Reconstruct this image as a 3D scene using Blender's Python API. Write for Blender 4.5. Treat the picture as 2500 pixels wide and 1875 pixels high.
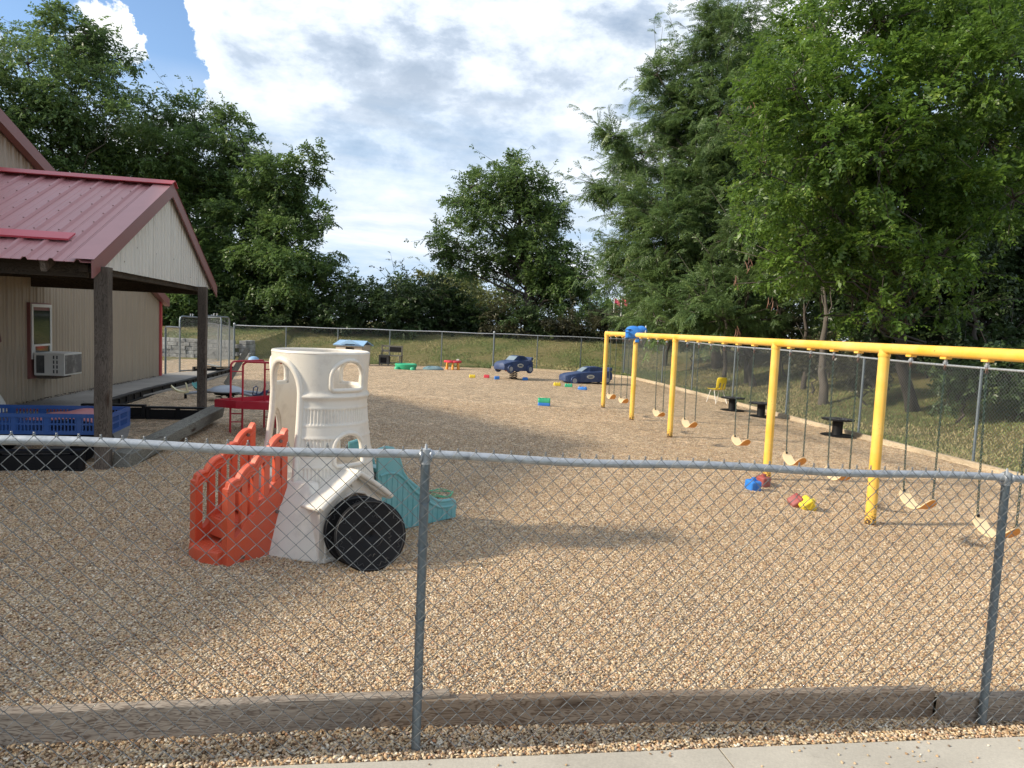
import bpy, bmesh, math, random
import numpy as np
from mathutils import Vector, Matrix
random.seed(7); rng = np.random.default_rng(7)
for o in list(bpy.data.objects): bpy.data.objects.remove(o)
SC = bpy.context.scene; COL = SC.collection
R = math.radians
# ------------------------------------------------------------------ camera
CAMH, PITCH, ROLL, FPX = 1.75, 0.07965, 0.0438, 1733.0     # photo 2500 px wide
fw = Vector((0, math.cos(PITCH), -math.sin(PITCH))); up = Vector((0, math.sin(PITCH), math.cos(PITCH))); rt = Vector((1, 0, 0))
c_, s_ = math.cos(ROLL), math.sin(ROLL)
CX_, CU_ = rt*c_ + up*s_, up*c_ - rt*s_
cam = bpy.data.cameras.new('camera'); camo = bpy.data.objects.new('camera', cam); COL.objects.link(camo)
m = Matrix((CX_, CU_, -fw)).transposed().to_4x4(); m.translation = (0, 0, CAMH); camo.matrix_world = m
cam.sensor_width = 36; cam.lens = 36*FPX/2500; cam.clip_start = .05; cam.clip_end = 2000
SC.camera = camo
SC.view_settings.view_transform = 'Standard'; SC.view_settings.look = 'None'
SC.view_settings.exposure = 0.47; SC.view_settings.gamma = 1
# ------------------------------------------------------------------ sun + sky
SUN_EL, SUN_AZ = R(30), (-1.0, -0.27)
sd = Vector((SUN_AZ[0]*math.cos(SUN_EL), SUN_AZ[1]*math.cos(SUN_EL), math.sin(SUN_EL))).normalized()
sl = bpy.data.lights.new('sun', 'SUN'); sl.energy = 4.1; sl.angle = R(4.5); sl.color = (1, .89, .72)
so = bpy.data.objects.new('sun', sl); COL.objects.link(so); so.rotation_euler = sd.to_track_quat('Z', 'Y').to_euler()
W = bpy.data.worlds.new('World'); SC.world = W; W.use_nodes = True
nt = W.node_tree; nt.nodes.clear(); N = nt.nodes.new; L = nt.links.new
def mth(t, op, a, b=None, c=None, clamp=False):
    n = t.nodes.new('ShaderNodeMath'); n.operation = op; n.use_clamp = clamp
    for i, v in enumerate((a, b, c)):
        if v is None: continue
        if isinstance(v, (int, float)): n.inputs[i].default_value = v
        else: t.links.new(v, n.inputs[i])
    return n.outputs[0]
def vmth(t, op, a, b=None):
    n = t.nodes.new('ShaderNodeVectorMath'); n.operation = op
    for i, v in enumerate((a, b)):
        if v is None: continue
        if isinstance(v, (tuple, list)): n.inputs[i].default_value = v
        else: t.links.new(v, n.inputs[i])
    return n.outputs[1] if op in ('LENGTH', 'DOT_PRODUCT', 'DISTANCE') else n.outputs[0]
def noise(t, vec, scale, detail=4, rough=.5, dist=0.0, col=False):
    n = t.nodes.new('ShaderNodeTexNoise'); n.inputs['Scale'].default_value = scale; n.inputs['Detail'].default_value = detail
    n.inputs['Roughness'].default_value = rough; n.inputs['Distortion'].default_value = dist
    if vec is not None: t.links.new(vec, n.inputs['Vector'])
    return n.outputs[1] if col else n.outputs[0]
def ramp(t, fac, stops, interp='LINEAR'):
    n = t.nodes.new('ShaderNodeValToRGB'); n.color_ramp.interpolation = interp; e = n.color_ramp.elements
    while len(e) < len(stops): e.new(.5)
    for el, (p, c) in zip(e, stops):
        el.position = p; el.color = (c, c, c, 1) if isinstance(c, (int, float)) else (*c, 1)
    t.links.new(fac, n.inputs[0]); return n.outputs[0]
def mix(t, fac, a, b, mode='MIX'):
    n = t.nodes.new('ShaderNodeMix'); n.data_type = 'RGBA'; n.blend_type = mode
    for i, v in ((0, fac), (6, a), (7, b)):
        if isinstance(v, (int, float)): n.inputs[i].default_value = v
        elif isinstance(v, (tuple, list)): n.inputs[i].default_value = (*v, 1)
        else: t.links.new(v, n.inputs[i])
    return n.outputs[2]
tc = N('ShaderNodeTexCoord'); sky = N('ShaderNodeTexSky'); sky.sky_type = 'NISHITA'; sky.sun_disc = False
sky.sun_elevation = SUN_EL; sky.sun_rotation = math.atan2(SUN_AZ[0], SUN_AZ[1]); sky.air_density = 1.0; sky.dust_density = .4; sky.ozone_density = 3.0
dirv = tc.outputs['Generated']
sep = N('ShaderNodeSeparateXYZ'); L(dirv, sep.inputs[0])
zz = mth(nt, 'ADD', mth(nt, 'MAXIMUM', sep.outputs[2], 0.0), .16)
px_ = mth(nt, 'DIVIDE', sep.outputs[0], zz); py_ = mth(nt, 'DIVIDE', sep.outputs[1], zz)
cmb = N('ShaderNodeCombineXYZ'); L(px_, cmb.inputs[0]); L(py_, cmb.inputs[1])
cp = cmb.outputs[0]
def raydir(px, py):
    return (CX_*((px-1250)/FPX) - CU_*((py-937.5)/FPX) + fw).normalized()
wn1 = noise(nt, dirv, 9, 8, .62, 0, col=True)
warp_ = vmth(nt, 'ADD', dirv, vmth(nt, 'MULTIPLY', vmth(nt, 'SUBTRACT', wn1, (.5, .5, .5)), (.17, .17, .17)))
def blob(dpx, dpy, r, soft=.5):            # smooth disc in the sky round a direction; r as an angle in radians
    d = raydir(dpx*1.1302, dpy*1.1302)
    dis = vmth(nt, 'DISTANCE', warp_, tuple(d))
    return mth(nt, 'SUBTRACT', 1.0, mth(nt, 'DIVIDE', dis, r))
mp_ = N('ShaderNodeMapping'); mp_.inputs['Scale'].default_value = (1, 1, 1.9); L(dirv, mp_.inputs[0]); cv = mp_.outputs[0]
mp2 = N('ShaderNodeMapping'); mp2.inputs['Scale'].default_value = (1, 1, 1.9); mp2.inputs['Location'].default_value = (.03, 0, -.06); L(dirv, mp2.inputs[0]); cv2 = mp2.outputs[0]
big = noise(nt, cv, 2.3, 3, .5, .2); A_n = noise(nt, cv, 6.2, 13, .60, .12); B_n = noise(nt, cv2, 6.2, 9, .60, .12)
low_ = noise(nt, vmth(nt, 'MULTIPLY', dirv, (1, 1, 5.5)), 3.4, 8, .6, .3)
dens = mth(nt, 'ADD', mth(nt, 'MULTIPLY', big, .75), mth(nt, 'MULTIPLY', A_n, .9))
dens = mth(nt, 'ADD', dens, -.47)
for (bx, by, br, w) in ((318, 100, .085, -2.2), (338, 10, .05, -1.2), (325, 185, .06, -1.2), (120, -10, .19, -.9), (60, 40, .12, -.5), (1000, 210, .05, -.2), (690, 262, .05, -.22), (390, 195, .06, -.3), (236, 78, .062, 3.2), (262, 100, .045, 1.6), (5, 110, .06, 1.3), (425, 60, .07, .6), (470, 150, .10, .5), (400, 250, .1, .5), (850, 110, .55, .30)):
    dens = mth(nt, 'ADD', dens, mth(nt, 'MULTIPLY', mth(nt, 'MAXIMUM', blob(bx, by, br), 0.0), w))
mask = ramp(nt, dens, ((.20, 0.0), (.32, .75), (.48, 1.0)))
shade = mth(nt, 'MULTIPLY', mth(nt, 'SUBTRACT', A_n, B_n), 2.1)
ton = mth(nt, 'ADD', mth(nt, 'ADD', .545, shade), mth(nt, 'MULTIPLY', mth(nt, 'SUBTRACT', noise(nt, cv, 3.1, 6, .55, .4), .5), .75))
for (bx, by, br, w) in ((900, 160, .17, -.34), (760, 190, .12, -.14), (1030, 300, .16, -.16), (1160, 250, .12, -.16), (620, 30, .20, .14), (930, 5, .14, .16), (450, 70, .10, .02), (800, 290, .16, .10), (235, 80, .1, .22), (1100, 190, .12, .10), (1400, 60, .25, .02)):
    ton = mth(nt, 'ADD', ton, mth(nt, 'MULTIPLY', mth(nt, 'MAXIMUM', blob(bx, by, br), 0.0), w))
ccol = ramp(nt, ton, ((.12, (.34, .42, .53)), (.36, (.46, .54, .65)), (.52, (.64, .71, .80)), (.72, (.80, .84, .89)), (.95, (.97, .97, .97))))
lowc = ramp(nt, low_, ((.36, (.36, .52, .72)), (.52, (.58, .68, .80)), (.66, (.82, .86, .92))))
ccol = mix(nt, ramp(nt, sep.outputs[2], ((.10, .95), (.34, 0.0))), ccol, lowc)
mask = mth(nt, 'MAXIMUM', mask, ramp(nt, sep.outputs[2], ((.16, 1.0), (.30, 0.0))))
b1 = N('ShaderNodeBackground'); L(sky.outputs[0], b1.inputs[0]); b1.inputs[1].default_value = .15
b2 = N('ShaderNodeBackground'); L(ccol, b2.inputs[0]); b2.inputs[1].default_value = .98
ms = N('ShaderNodeMixShader'); L(mask, ms.inputs[0]); L(b1.outputs[0], ms.inputs[1]); L(b2.outputs[0], ms.inputs[2])
wo = N('ShaderNodeOutputWorld'); L(ms.outputs[0], wo.inputs[0])
W.cycles.sampling_method = 'MANUAL'; W.cycles.sample_map_resolution = 1024

# ------------------------------------------------------------------ where things are (photo measured into metres)
def gz(x, y):
    x = np.clip(x, -14, 9.5); y = np.clip(y, 0, 34)
    return -.0292*x - .0054*y - .0209*x*y/30 - .0147*x*x/30 - .0007*y*y/30 + .0457*x*y*y/900
def sstep(t): t = np.clip(t, 0, 1); return t*t*(3-2*t)
def xr(y): return 5.97 + .165*(28.3-np.clip(y, 3, 33))     # right fence line
def ground_z(x, y):
    x = np.asarray(x, float); y = np.asarray(y, float)
    b = 1.62*sstep((y-34.3)/13.0)
    b = np.where((x < -13.2), np.maximum(b, np.where(y > 34.75, .78 + .9*sstep((y-34.75)/11), 0)), b)
    r = 1.35*sstep((x-xr(y)-1.0)/8.0)*sstep((y-2)/5)
    return gz(x, y) + np.maximum(b, r)
def ray(px, py): d = CX_*((px-1250)/FPX) - CU_*((py-937.5)/FPX) + fw; return d
def G(px, py):
    d = ray(px, py); t = .5
    while t < 70:
        q = d*t
        if q.z + CAMH < float(gz(q.x, q.y)): break
        t += .01
    return Vector((q.x, q.y, float(gz(q.x, q.y))))
def at(px, py, y):                          # photo pixel (2212 px wide view) at distance y
    d = ray(px*1.1302, py*1.1302); d = d*(y/d.y); return Vector((d.x, d.y, d.z+CAMH))
def gpt(x, y): return Vector((x, y, float(gz(x, y))))

# ------------------------------------------------------------------ materials
MATS = {}
def newmat(name):
    mt = bpy.data.materials.new(name); mt.use_nodes = True; t = mt.node_tree; t.nodes.clear()
    o = t.nodes.new('ShaderNodeOutputMaterial'); b = t.nodes.new('ShaderNodeBsdfPrincipled'); t.links.new(b.outputs[0], o.inputs[0])
    return mt, t, b, o
def setc(t, b, sock, v):
    i = b.inputs[sock]
    if isinstance(v, (int, float)): i.default_value = v
    elif isinstance(v, (tuple, list)): i.default_value = (*v, 1)
    else: t.links.new(v, i)
def bump(t, b, h, strength, dist=.01, nrm=None):
    n = t.nodes.new('ShaderNodeBump'); n.inputs['Strength'].default_value = strength; n.inputs['Distance'].default_value = dist
    t.links.new(h, n.inputs['Height']); t.links.new(n.outputs[0], b.inputs['Normal'])
def objc(t, scale=(1, 1, 1), world=False):
    if world:
        g = t.nodes.new('ShaderNodeNewGeometry'); src = g.outputs['Position']
    else:
        c = t.nodes.new('ShaderNodeTexCoord'); src = c.outputs['Object']
    mp = t.nodes.new('ShaderNodeMapping'); mp.inputs['Scale'].default_value = scale; t.links.new(src, mp.inputs[0]); return mp.outputs[0]
def plastic(name, col, rough=.42, dirt=.25, dirtcol=(.25, .22, .18), spec=.5, bumpy=.15, fade=.12):
    if name in MATS: return MATS[name]
    mt, t, b, o = newmat(name); v = objc(t)
    n = noise(t, v, 3.5, 6, .65); n2 = noise(t, v, 26, 5, .6)
    pale = tuple(min(1, c*(1-fade)+fade*.8) for c in col)
    c = mix(t, ramp(t, n, ((.35, 0.0), (.7, 1.0))), col, pale)
    d = mth(t, 'MULTIPLY', ramp(t, noise(t, v, 7, 8, .72), ((.5, 0.0), (.78, 1.0))), dirt)
    c = mix(t, d, c, dirtcol)
    setc(t, b, 'Base Color', c); setc(t, b, 'Roughness', mth(t, 'ADD', mth(t, 'MULTIPLY', n2, .25), rough-.1)); b.inputs['Specular IOR Level'].default_value = spec
    bump(t, b, n2, bumpy, .004); MATS[name] = mt; return mt
def metal_galv(name='galvanised_steel', base=(.38, .40, .42)):
    if name in MATS: return MATS[name]
    mt, t, b, o = newmat(name); v = objc(t)
    n = noise(t, v, 30, 6, .7); n2 = noise(t, objc(t, (6, 6, 6)), 2, 8, .75)
    c = mix(t, ramp(t, n, ((.4, 0.0), (.65, 1.0))), base, tuple(x*1.35 for x in base))
    c = mix(t, ramp(t, n2, ((.58, 0.0), (.72, .7))), c, (.10, .10, .10))
    setc(t, b, 'Base Color', c); b.inputs['Metallic'].default_value = .55; setc(t, b, 'Roughness', mth(t, 'ADD', mth(t, 'MULTIPLY', n, .25), .36))
    bump(t, b, n, .12, .003); MATS[name] = mt; return mt
def wood(name, a, bcol, axis='X', grain=1.0, knots=True, rough=.85):
    if name in MATS: return MATS[name]
    mt, t, b, o = newmat(name)
    sc = {'X': (.55, 9, 9), 'Z': (9, 9, .55), 'Y': (9, .55, 9)}[axis]
    v = objc(t, sc); big = noise(t, objc(t, {'X': (.5, 2, 2), 'Z': (2, 2, .5), 'Y': (2, .5, 2)}[axis]), 1.6, 3, .5)
    w = t.nodes.new('ShaderNodeTexWave'); w.wave_type = 'BANDS'; w.bands_direction = 'Z' if axis == 'X' else 'X'
    w.inputs['Scale'].default_value = 2.1*grain; w.inputs['Distortion'].default_value = 7; w.inputs['Detail'].default_value = 2; w.inputs['Detail Scale'].default_value = .45
    t.links.new(v, w.inputs[0])
    n = noise(t, v, 6, 8, .7)
    n3 = noise(t, objc(t, {'X': (.9, 5, 5), 'Z': (5, 5, .9), 'Y': (5, .9, 5)}[axis]), 3.2, 3, .5, 1.6)
    rg = mth(t, 'ABSOLUTE', mth(t, 'SINE', mth(t, 'MULTIPLY', n3, 34.0)))
    f = mth(t, 'ADD', mth(t, 'MULTIPLY', rg, .42), mth(t, 'MULTIPLY', n, .58))
    c = mix(t, ramp(t, f, ((.36, 0.0), (.64, 1.0))), tuple(x*.8 for x in bcol), a)
    c = mix(t, ramp(t, big, ((.38, .6), (.62, 0.0))), c, tuple(x*.62 for x in bcol))
    h = f
    if knots:
        vo = t.nodes.new('ShaderNodeTexVoronoi'); vo.inputs['Scale'].default_value = 1.0
        t.links.new(objc(t, {'X': (1.1, 4.5, 4.5), 'Z': (4, 4, 1.5), 'Y': (4, 1.5, 4)}[axis]), vo.inputs['Vector'])
        k = ramp(t, vo.outputs['Distance'], ((.06, 1.0), (.17, 0.0)))
        c = mix(t, k, c, (.05, .03, .02))
    crack = noise(t, objc(t, {'X': (.35, 14, 14), 'Z': (14, 14, .35), 'Y': (14, .35, 14)}[axis]), 2.2, 6, .8)
    ck = ramp(t, crack, ((.30, 1.0), (.36, 0.0))); c = mix(t, ck, c, tuple(x*.3 for x in bcol))
    setc(t, b, 'Base Color', c); b.inputs['Roughness'].default_value = rough; b.inputs['Specular IOR Level'].default_value = .2
    bump(t, b, mth(t, 'SUBTRACT', h, mth(t, 'MULTIPLY', ck, .8)), .25, .004); MATS[name] = mt; return mt
STONES = ((0.0, (.11, .062, .034)), (.12, (.35, .215, .115)), (.28, (.55, .375, .205)), (.42, (.64, .475, .285)), (.56, (.38, .28, .19)), (.68, (.77, .63, .415)), (.80, (.17, .125, .09)), (.90, (.86, .77, .61)), (1.0, (.45, .205, .09)))
def gravel_mat():
    mt, t, b, o = newmat('pea_gravel'); v = objc(t, world=True)
    wob = t.nodes.new('ShaderNodeMix'); wob.data_type = 'VECTOR'; wob.inputs[0].default_value = .012
    t.links.new(v, wob.inputs[4]); t.links.new(noise(t, v, 40, 2, .5, col=True), wob.inputs[5])
    vo = t.nodes.new('ShaderNodeTexVoronoi'); vo.inputs['Scale'].default_value = 84; t.links.new(wob.outputs[1], vo.inputs['Vector'])
    sp = t.nodes.new('ShaderNodeSeparateColor'); t.links.new(vo.outputs['Color'], sp.inputs[0])
    c = ramp(t, sp.outputs[0], STONES)
    gap = ramp(t, vo.outputs['Distance'], ((.35, 0.0), (.75, 1.0)))
    c = mix(t, mth(t, 'MULTIPLY', gap, .55), c, (.13, .09, .06))
    # coarser random mottling stays readable far away
    vo2 = t.nodes.new('ShaderNodeTexVoronoi'); vo2.inputs['Scale'].default_value = 16; t.links.new(wob.outputs[1], vo2.inputs['Vector'])
    sp2 = t.nodes.new('ShaderNodeSeparateColor'); t.links.new(vo2.outputs['Color'], sp2.inputs[0])
    c = mix(t, 1.0, c, ramp(t, sp2.outputs[0], ((0.0, .80), (.5, 1.15), (1.0, 1.60))), 'MULTIPLY')
    big = noise(t, v, .55, 5, .6)
    c = mix(t, 1.0, c, ramp(t, big, ((.3, .90), (.7, 1.10))), 'MULTIPLY')
    c = mix(t, 1.0, c, ramp(t, noise(t, v, 2.6, 6, .65), ((.32, .84), (.62, 1.06))), 'MULTIPLY')
    setc(t, b, 'Base Color', c); b.inputs['Roughness'].default_value = .75; b.inputs['Specular IOR Level'].default_value = .3
    hgt = mth(t, 'ADD', mth(t, 'MULTIPLY', gap, -1.0), mth(t, 'MULTIPLY', sp.outputs[1], .7))
    hgt = mth(t, 'ADD', hgt, mth(t, 'MULTIPLY', sp2.outputs[1], 1.2))
    bump(t, b, hgt, .6, .008); MATS['gravel'] = mt; return mt
def pebble_mat():
    mt, t, b, o = newmat('loose_pebbles'); oi = t.nodes.new('ShaderNodeObjectInfo'); at_ = t.nodes.new('ShaderNodeAttribute'); at_.attribute_name = 'tone'; at_.attribute_type = 'INSTANCER'
    c = ramp(t, at_.outputs['Fac'], STONES); n = noise(t, objc(t), 60, 3, .6)
    c = mix(t, 1.0, c, ramp(t, n, ((.3, .8), (.7, 1.15))), 'MULTIPLY')
    setc(t, b, 'Base Color', c); b.inputs['Roughness'].default_value = .6; b.inputs['Specular IOR Level'].default_value = .35
    MATS['pebble'] = mt; return mt
def grass_mat():
    mt, t, b, o = newmat('dry_grass'); v = objc(t, world=True)
    a = noise(t, v, .35, 6, .65, .5); f = noise(t, v, 14, 6, .75); g = noise(t, v, 60, 3, .7)
    c = mix(t, ramp(t, a, ((.38, 0.0), (.62, 1.0))), (.13, .165, .048), (.26, .215, .10))
    c = mix(t, ramp(t, f, ((.3, 0.0), (.75, .85))), c, (.34, .28, .14))
    c = mix(t, ramp(t, noise(t, v, 3.0, 5, .7), ((.5, 0.0), (.68, .8))), c, (.085, .13, .035))
    c = mix(t, 1.0, c, ramp(t, g, ((.25, .55), (.75, 1.35))), 'MULTIPLY')
    setc(t, b, 'Base Color', c); b.inputs['Roughness'].default_value = .95; b.inputs['Specular IOR Level'].default_value = .1
    bump(t, b, mth(t, 'ADD', f, g), 1.0, .06); MATS['grass'] = mt; return mt
def concrete_mat(name='concrete', base=(.50, .46, .385)):
    mt, t, b, o = newmat(name); v = objc(t, world=True)
    a = noise(t, v, 1.4, 8, .65); f = noise(t, v, 90, 5, .7)
    c = mix(t, ramp(t, a, ((.3, 0.0), (.7, 1.0))), tuple(x*.78 for x in base), tuple(x*1.12 for x in base))
    c = mix(t, 1.0, c, ramp(t, f, ((.3, .86), (.7, 1.1))), 'MULTIPLY')
    c = mix(t, ramp(t, noise(t, v, 7, 7, .75), ((.62, 0.0), (.75, .5))), c, (.15, .12, .09))
    setc(t, b, 'Base Color', c); b.inputs['Roughness'].default_value = .85; bump(t, b, f, .35, .003); MATS[name] = mt; return mt
def siding_mat(name, base, streak=.25):
    mt, t, b, o = newmat(name); v = objc(t, (1, 1, .12))
    a = noise(t, v, 5, 7, .7); g = noise(t, objc(t), 1.3, 5, .6)
    c = mix(t, mth(t, 'MULTIPLY', ramp(t, a, ((.4, 0.0), (.75, 1.0))), streak), base, tuple(x*.55 for x in base))
    c = mix(t, ramp(t, g, ((.4, 0.0), (.8, .3))), c, tuple(min(1, x*1.25) for x in base))
    setc(t, b, 'Base Color', c); b.inputs['Roughness'].default_value = .40; MATS[name] = mt; return mt
def leaf_mat(name, dark, light, warm=None, trans=.28):
    mt, t, b, o = newmat(name); a = t.nodes.new('ShaderNodeAttribute'); a.attribute_name = 'tone'
    stops = [(0.0, dark), (.75, light)] + ([(1.0, warm)] if warm else [])
    c = ramp(t, a.outputs['Fac'], tuple(stops))
    c = mix(t, 1.0, c, ramp(t, noise(t, objc(t, world=True), .45, 3, .6), ((.3, .7), (.7, 1.3))), 'MULTIPLY')
    setc(t, b, 'Base Color', c); b.inputs['Roughness'].default_value = .42; b.inputs['Specular IOR Level'].default_value = .5
    tr = t.nodes.new('ShaderNodeBsdfTranslucent'); t.links.new(mix(t, .5, c, tuple(x*1.6 for x in light)), tr.inputs[0])
    mx = t.nodes.new('ShaderNodeMixShader'); mx.inputs[0].default_value = trans
    t.links.new(b.outputs[0], mx.inputs[1]); t.links.new(tr.outputs[0], mx.inputs[2]); t.links.new(mx.outputs[0], o.inputs[0])
    MATS[name] = mt; return mt
def bark_mat(name='bark', col=(.07, .058, .048)):
    if name in MATS: return MATS[name]
    mt, t, b, o = newmat(name); n = noise(t, objc(t, (5, 5, 1)), 3, 7, .7)
    setc(t, b, 'Base Color', mix(t, n, tuple(x*.5 for x in col), tuple(x*1.5 for x in col))); b.inputs['Roughness'].default_value = .95
    bump(t, b, n, .8, .03); MATS[name] = mt; return mt
def painted_yellow():
    mt, t, b, o = newmat('yellow_paint'); v = objc(t)
    n = noise(t, v, 2.2, 6, .6); sp = noise(t, v, 38, 6, .8)
    c = mix(t, ramp(t, n, ((.35, 0.0), (.7, 1.0))), (.84, .46, .045), (.87, .60, .17))
    c = mix(t, ramp(t, noise(t, objc(t), 9, 7, .75), ((.62, 0.0), (.72, .55))), c, (.62, .30, .05))
    c = mix(t, ramp(t, sp, ((.70, 0.0), (.72, 1.0))), c, (.07, .035, .02))
    g = t.nodes.new('ShaderNodeTexCoord'); s = t.nodes.new('ShaderNodeSeparateXYZ'); t.links.new(g.outputs['Object'], s.inputs[0])
    low = ramp(t, s.outputs[2], ((.0, .24), (.20, 0.0))); 
    r2 = ramp(t, mth(t, 'ADD', noise(t, v, 45, 5, .7), low), ((.66, 0.0), (.68, 1.0)))
    c = mix(t, r2, c, (.09, .05, .03))
    setc(t, b, 'Base Color', c); b.inputs['Roughness'].default_value = .42; bump(t, b, sp, .15, .003); MATS['yellow'] = mt; return mt
def stone_block_mat():
    mt, t, b, o = newmat('stone_block'); v = objc(t)
    n = noise(t, v, 4, 8, .75); n2 = noise(t, v, 1.6, 4, .6)
    c = mix(t, ramp(t, n, ((.3, 0.0), (.7, 1.0))), (.12, .12, .12), (.42, .41, .39))
    c = mix(t, ramp(t, n2, ((.5, 0.0), (.62, .6))), c, (.55, .55, .53))
    setc(t, b, 'Base Color', c); b.inputs['Roughness'].default_value = .95; bump(t, b, n, 1, .05); MATS['stone'] = mt; return mt
def glass_mat():
    mt, t, b, o = newmat('window_glass'); setc(t, b, 'Base Color', (.02, .03, .025)); b.inputs['Roughness'].default_value = .06; b.inputs['Specular IOR Level'].default_value = .8
    MATS['glass'] = mt; return mt
def litter_mat():
    mt, t, b, o = newmat('litter'); a = t.nodes.new('ShaderNodeAttribute'); a.attribute_name = 'tone'
    setc(t, b, 'Base Color', ramp(t, a.outputs['Fac'], ((0.0, (.10, .06, .035)), (.5, (.28, .19, .10)), (1.0, (.38, .30, .2))))); b.inputs['Roughness'].default_value = .8; MATS['litter'] = mt; return mt

gravel_mat(); pebble_mat(); grass_mat(); concrete_mat(); concrete_mat('concrete_worn', (.30, .28, .25)); painted_yellow(); stone_block_mat(); glass_mat(); litter_mat()
siding_mat('tan_siding', (.37, .30, .22)); siding_mat('pale_siding', (.66, .63, .56), .12)
siding_mat('roof_red', (.43, .195, .195), .16); siding_mat('trim_red', (.42, .04, .05), .15); siding_mat('trim_maroon', (.23, .09, .08), .1); siding_mat('bright_red_trim', (.55, .075, .10), .08)
TIM = wood('weathered_timber', (.40, .335, .265), (.22, .17, .13), 'X', 1.6)
TIM2 = wood('cut_timber', (.40, .31, .225), (.20, .135, .09), 'X', 1.0)
TIMP = wood('border_board', (.55, .46, .33), (.38, .29, .19), 'X', .8, False)
TIMG = wood('grey_timber', (.27, .26, .22), (.15, .14, .115), 'X', 1.1)
POST = wood('post_timber', (.19, .155, .125), (.085, .068, .054), 'Z', 1.1)
DARKW = wood('shed_timber', (.10, .08, .06), (.05, .04, .03), 'X', 1.0, False)
GREYB = wood('grey_board', (.22, .21, .19), (.12, .115, .105), 'X', .9, False)
GALV = metal_galv(); GALVD = metal_galv('dull_galvanised_steel', (.15, .18, .20)); WIRE = metal_galv('fence_wire', (.20, .215, .225))
BEIGE = plastic('beige_plastic', (.72, .67, .58), .38, .55, (.42, .36, .28)); ORANGE = plastic('orange_red_plastic', (.62, .085, .028), .4, .12, (.30, .10, .06), fade=.05)
TEAL = plastic('teal_plastic', (.12, .36, .37), .42, .15, (.2, .25, .22)); BLACKP = plastic('black_plastic', (.007, .007, .008), .55, .25, (.03, .026, .022), spec=.25, fade=.0)
RED = plastic('red_paint', (.46, .012, .030), .35, .15, (.2, .05, .04), fade=.03); REDP = plastic('red_plastic', (.62, .03, .06), .4, .1, fade=.05)
BLUE = plastic('blue_plastic', (.018, .085, .30), .4, .15, (.1, .1, .12), fade=.03); BLUED = plastic('dark_blue_plastic', (.014, .040, .13), .42, .25, (.10, .12, .15), fade=.06)
BLUEB = plastic('bright_blue_plastic', (.02, .19, .62), .3, .08, fade=.04); GREEN = plastic('green_plastic', (.02, .40, .20), .42, .12, fade=.05)
YEL = plastic('yellow_plastic', (.80, .60, .03), .4, .12, fade=.04); CREAM = plastic('cream_plastic', (.72, .66, .40), .4, .15)
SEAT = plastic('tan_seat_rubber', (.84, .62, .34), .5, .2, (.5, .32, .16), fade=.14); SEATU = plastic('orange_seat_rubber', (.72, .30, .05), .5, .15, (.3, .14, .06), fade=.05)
WHITEP = plastic('white_plastic', (.68, .67, .62), .4, .2)
CHAIN = plastic('coated_chain', (.02, .045, .035), .45, .3, (.10, .04, .02), fade=0); RUST = plastic('rusty_steel', (.12, .05, .03), .7, .4)
SILV = plastic('grey_plastic', (.28, .31, .35), .35, .15); MAROON = plastic('maroon_fabric', (.14, .05, .055), .8, .2, spec=.1); PINK = plastic('pink_cloth', (.55, .22, .22), .85, .1, spec=.1)
CLOTHR = plastic('red_flag_cloth', (.75, .10, .16), .8, .05, spec=.1); SKYB = plastic('light_blue_plastic', (.22, .40, .62), .45, .15); TERQ = plastic('grey_teal_plastic', (.10, .19, .22), .5, .2)
DARKR = plastic('brick_red_plastic', (.30, .045, .035), .45, .2); ORY = plastic('orange_plastic', (.85, .36, .04), .4, .1, fade=.03); BRICK = plastic('fired_brick', (.30, .13, .08), .9, .4)

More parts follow.
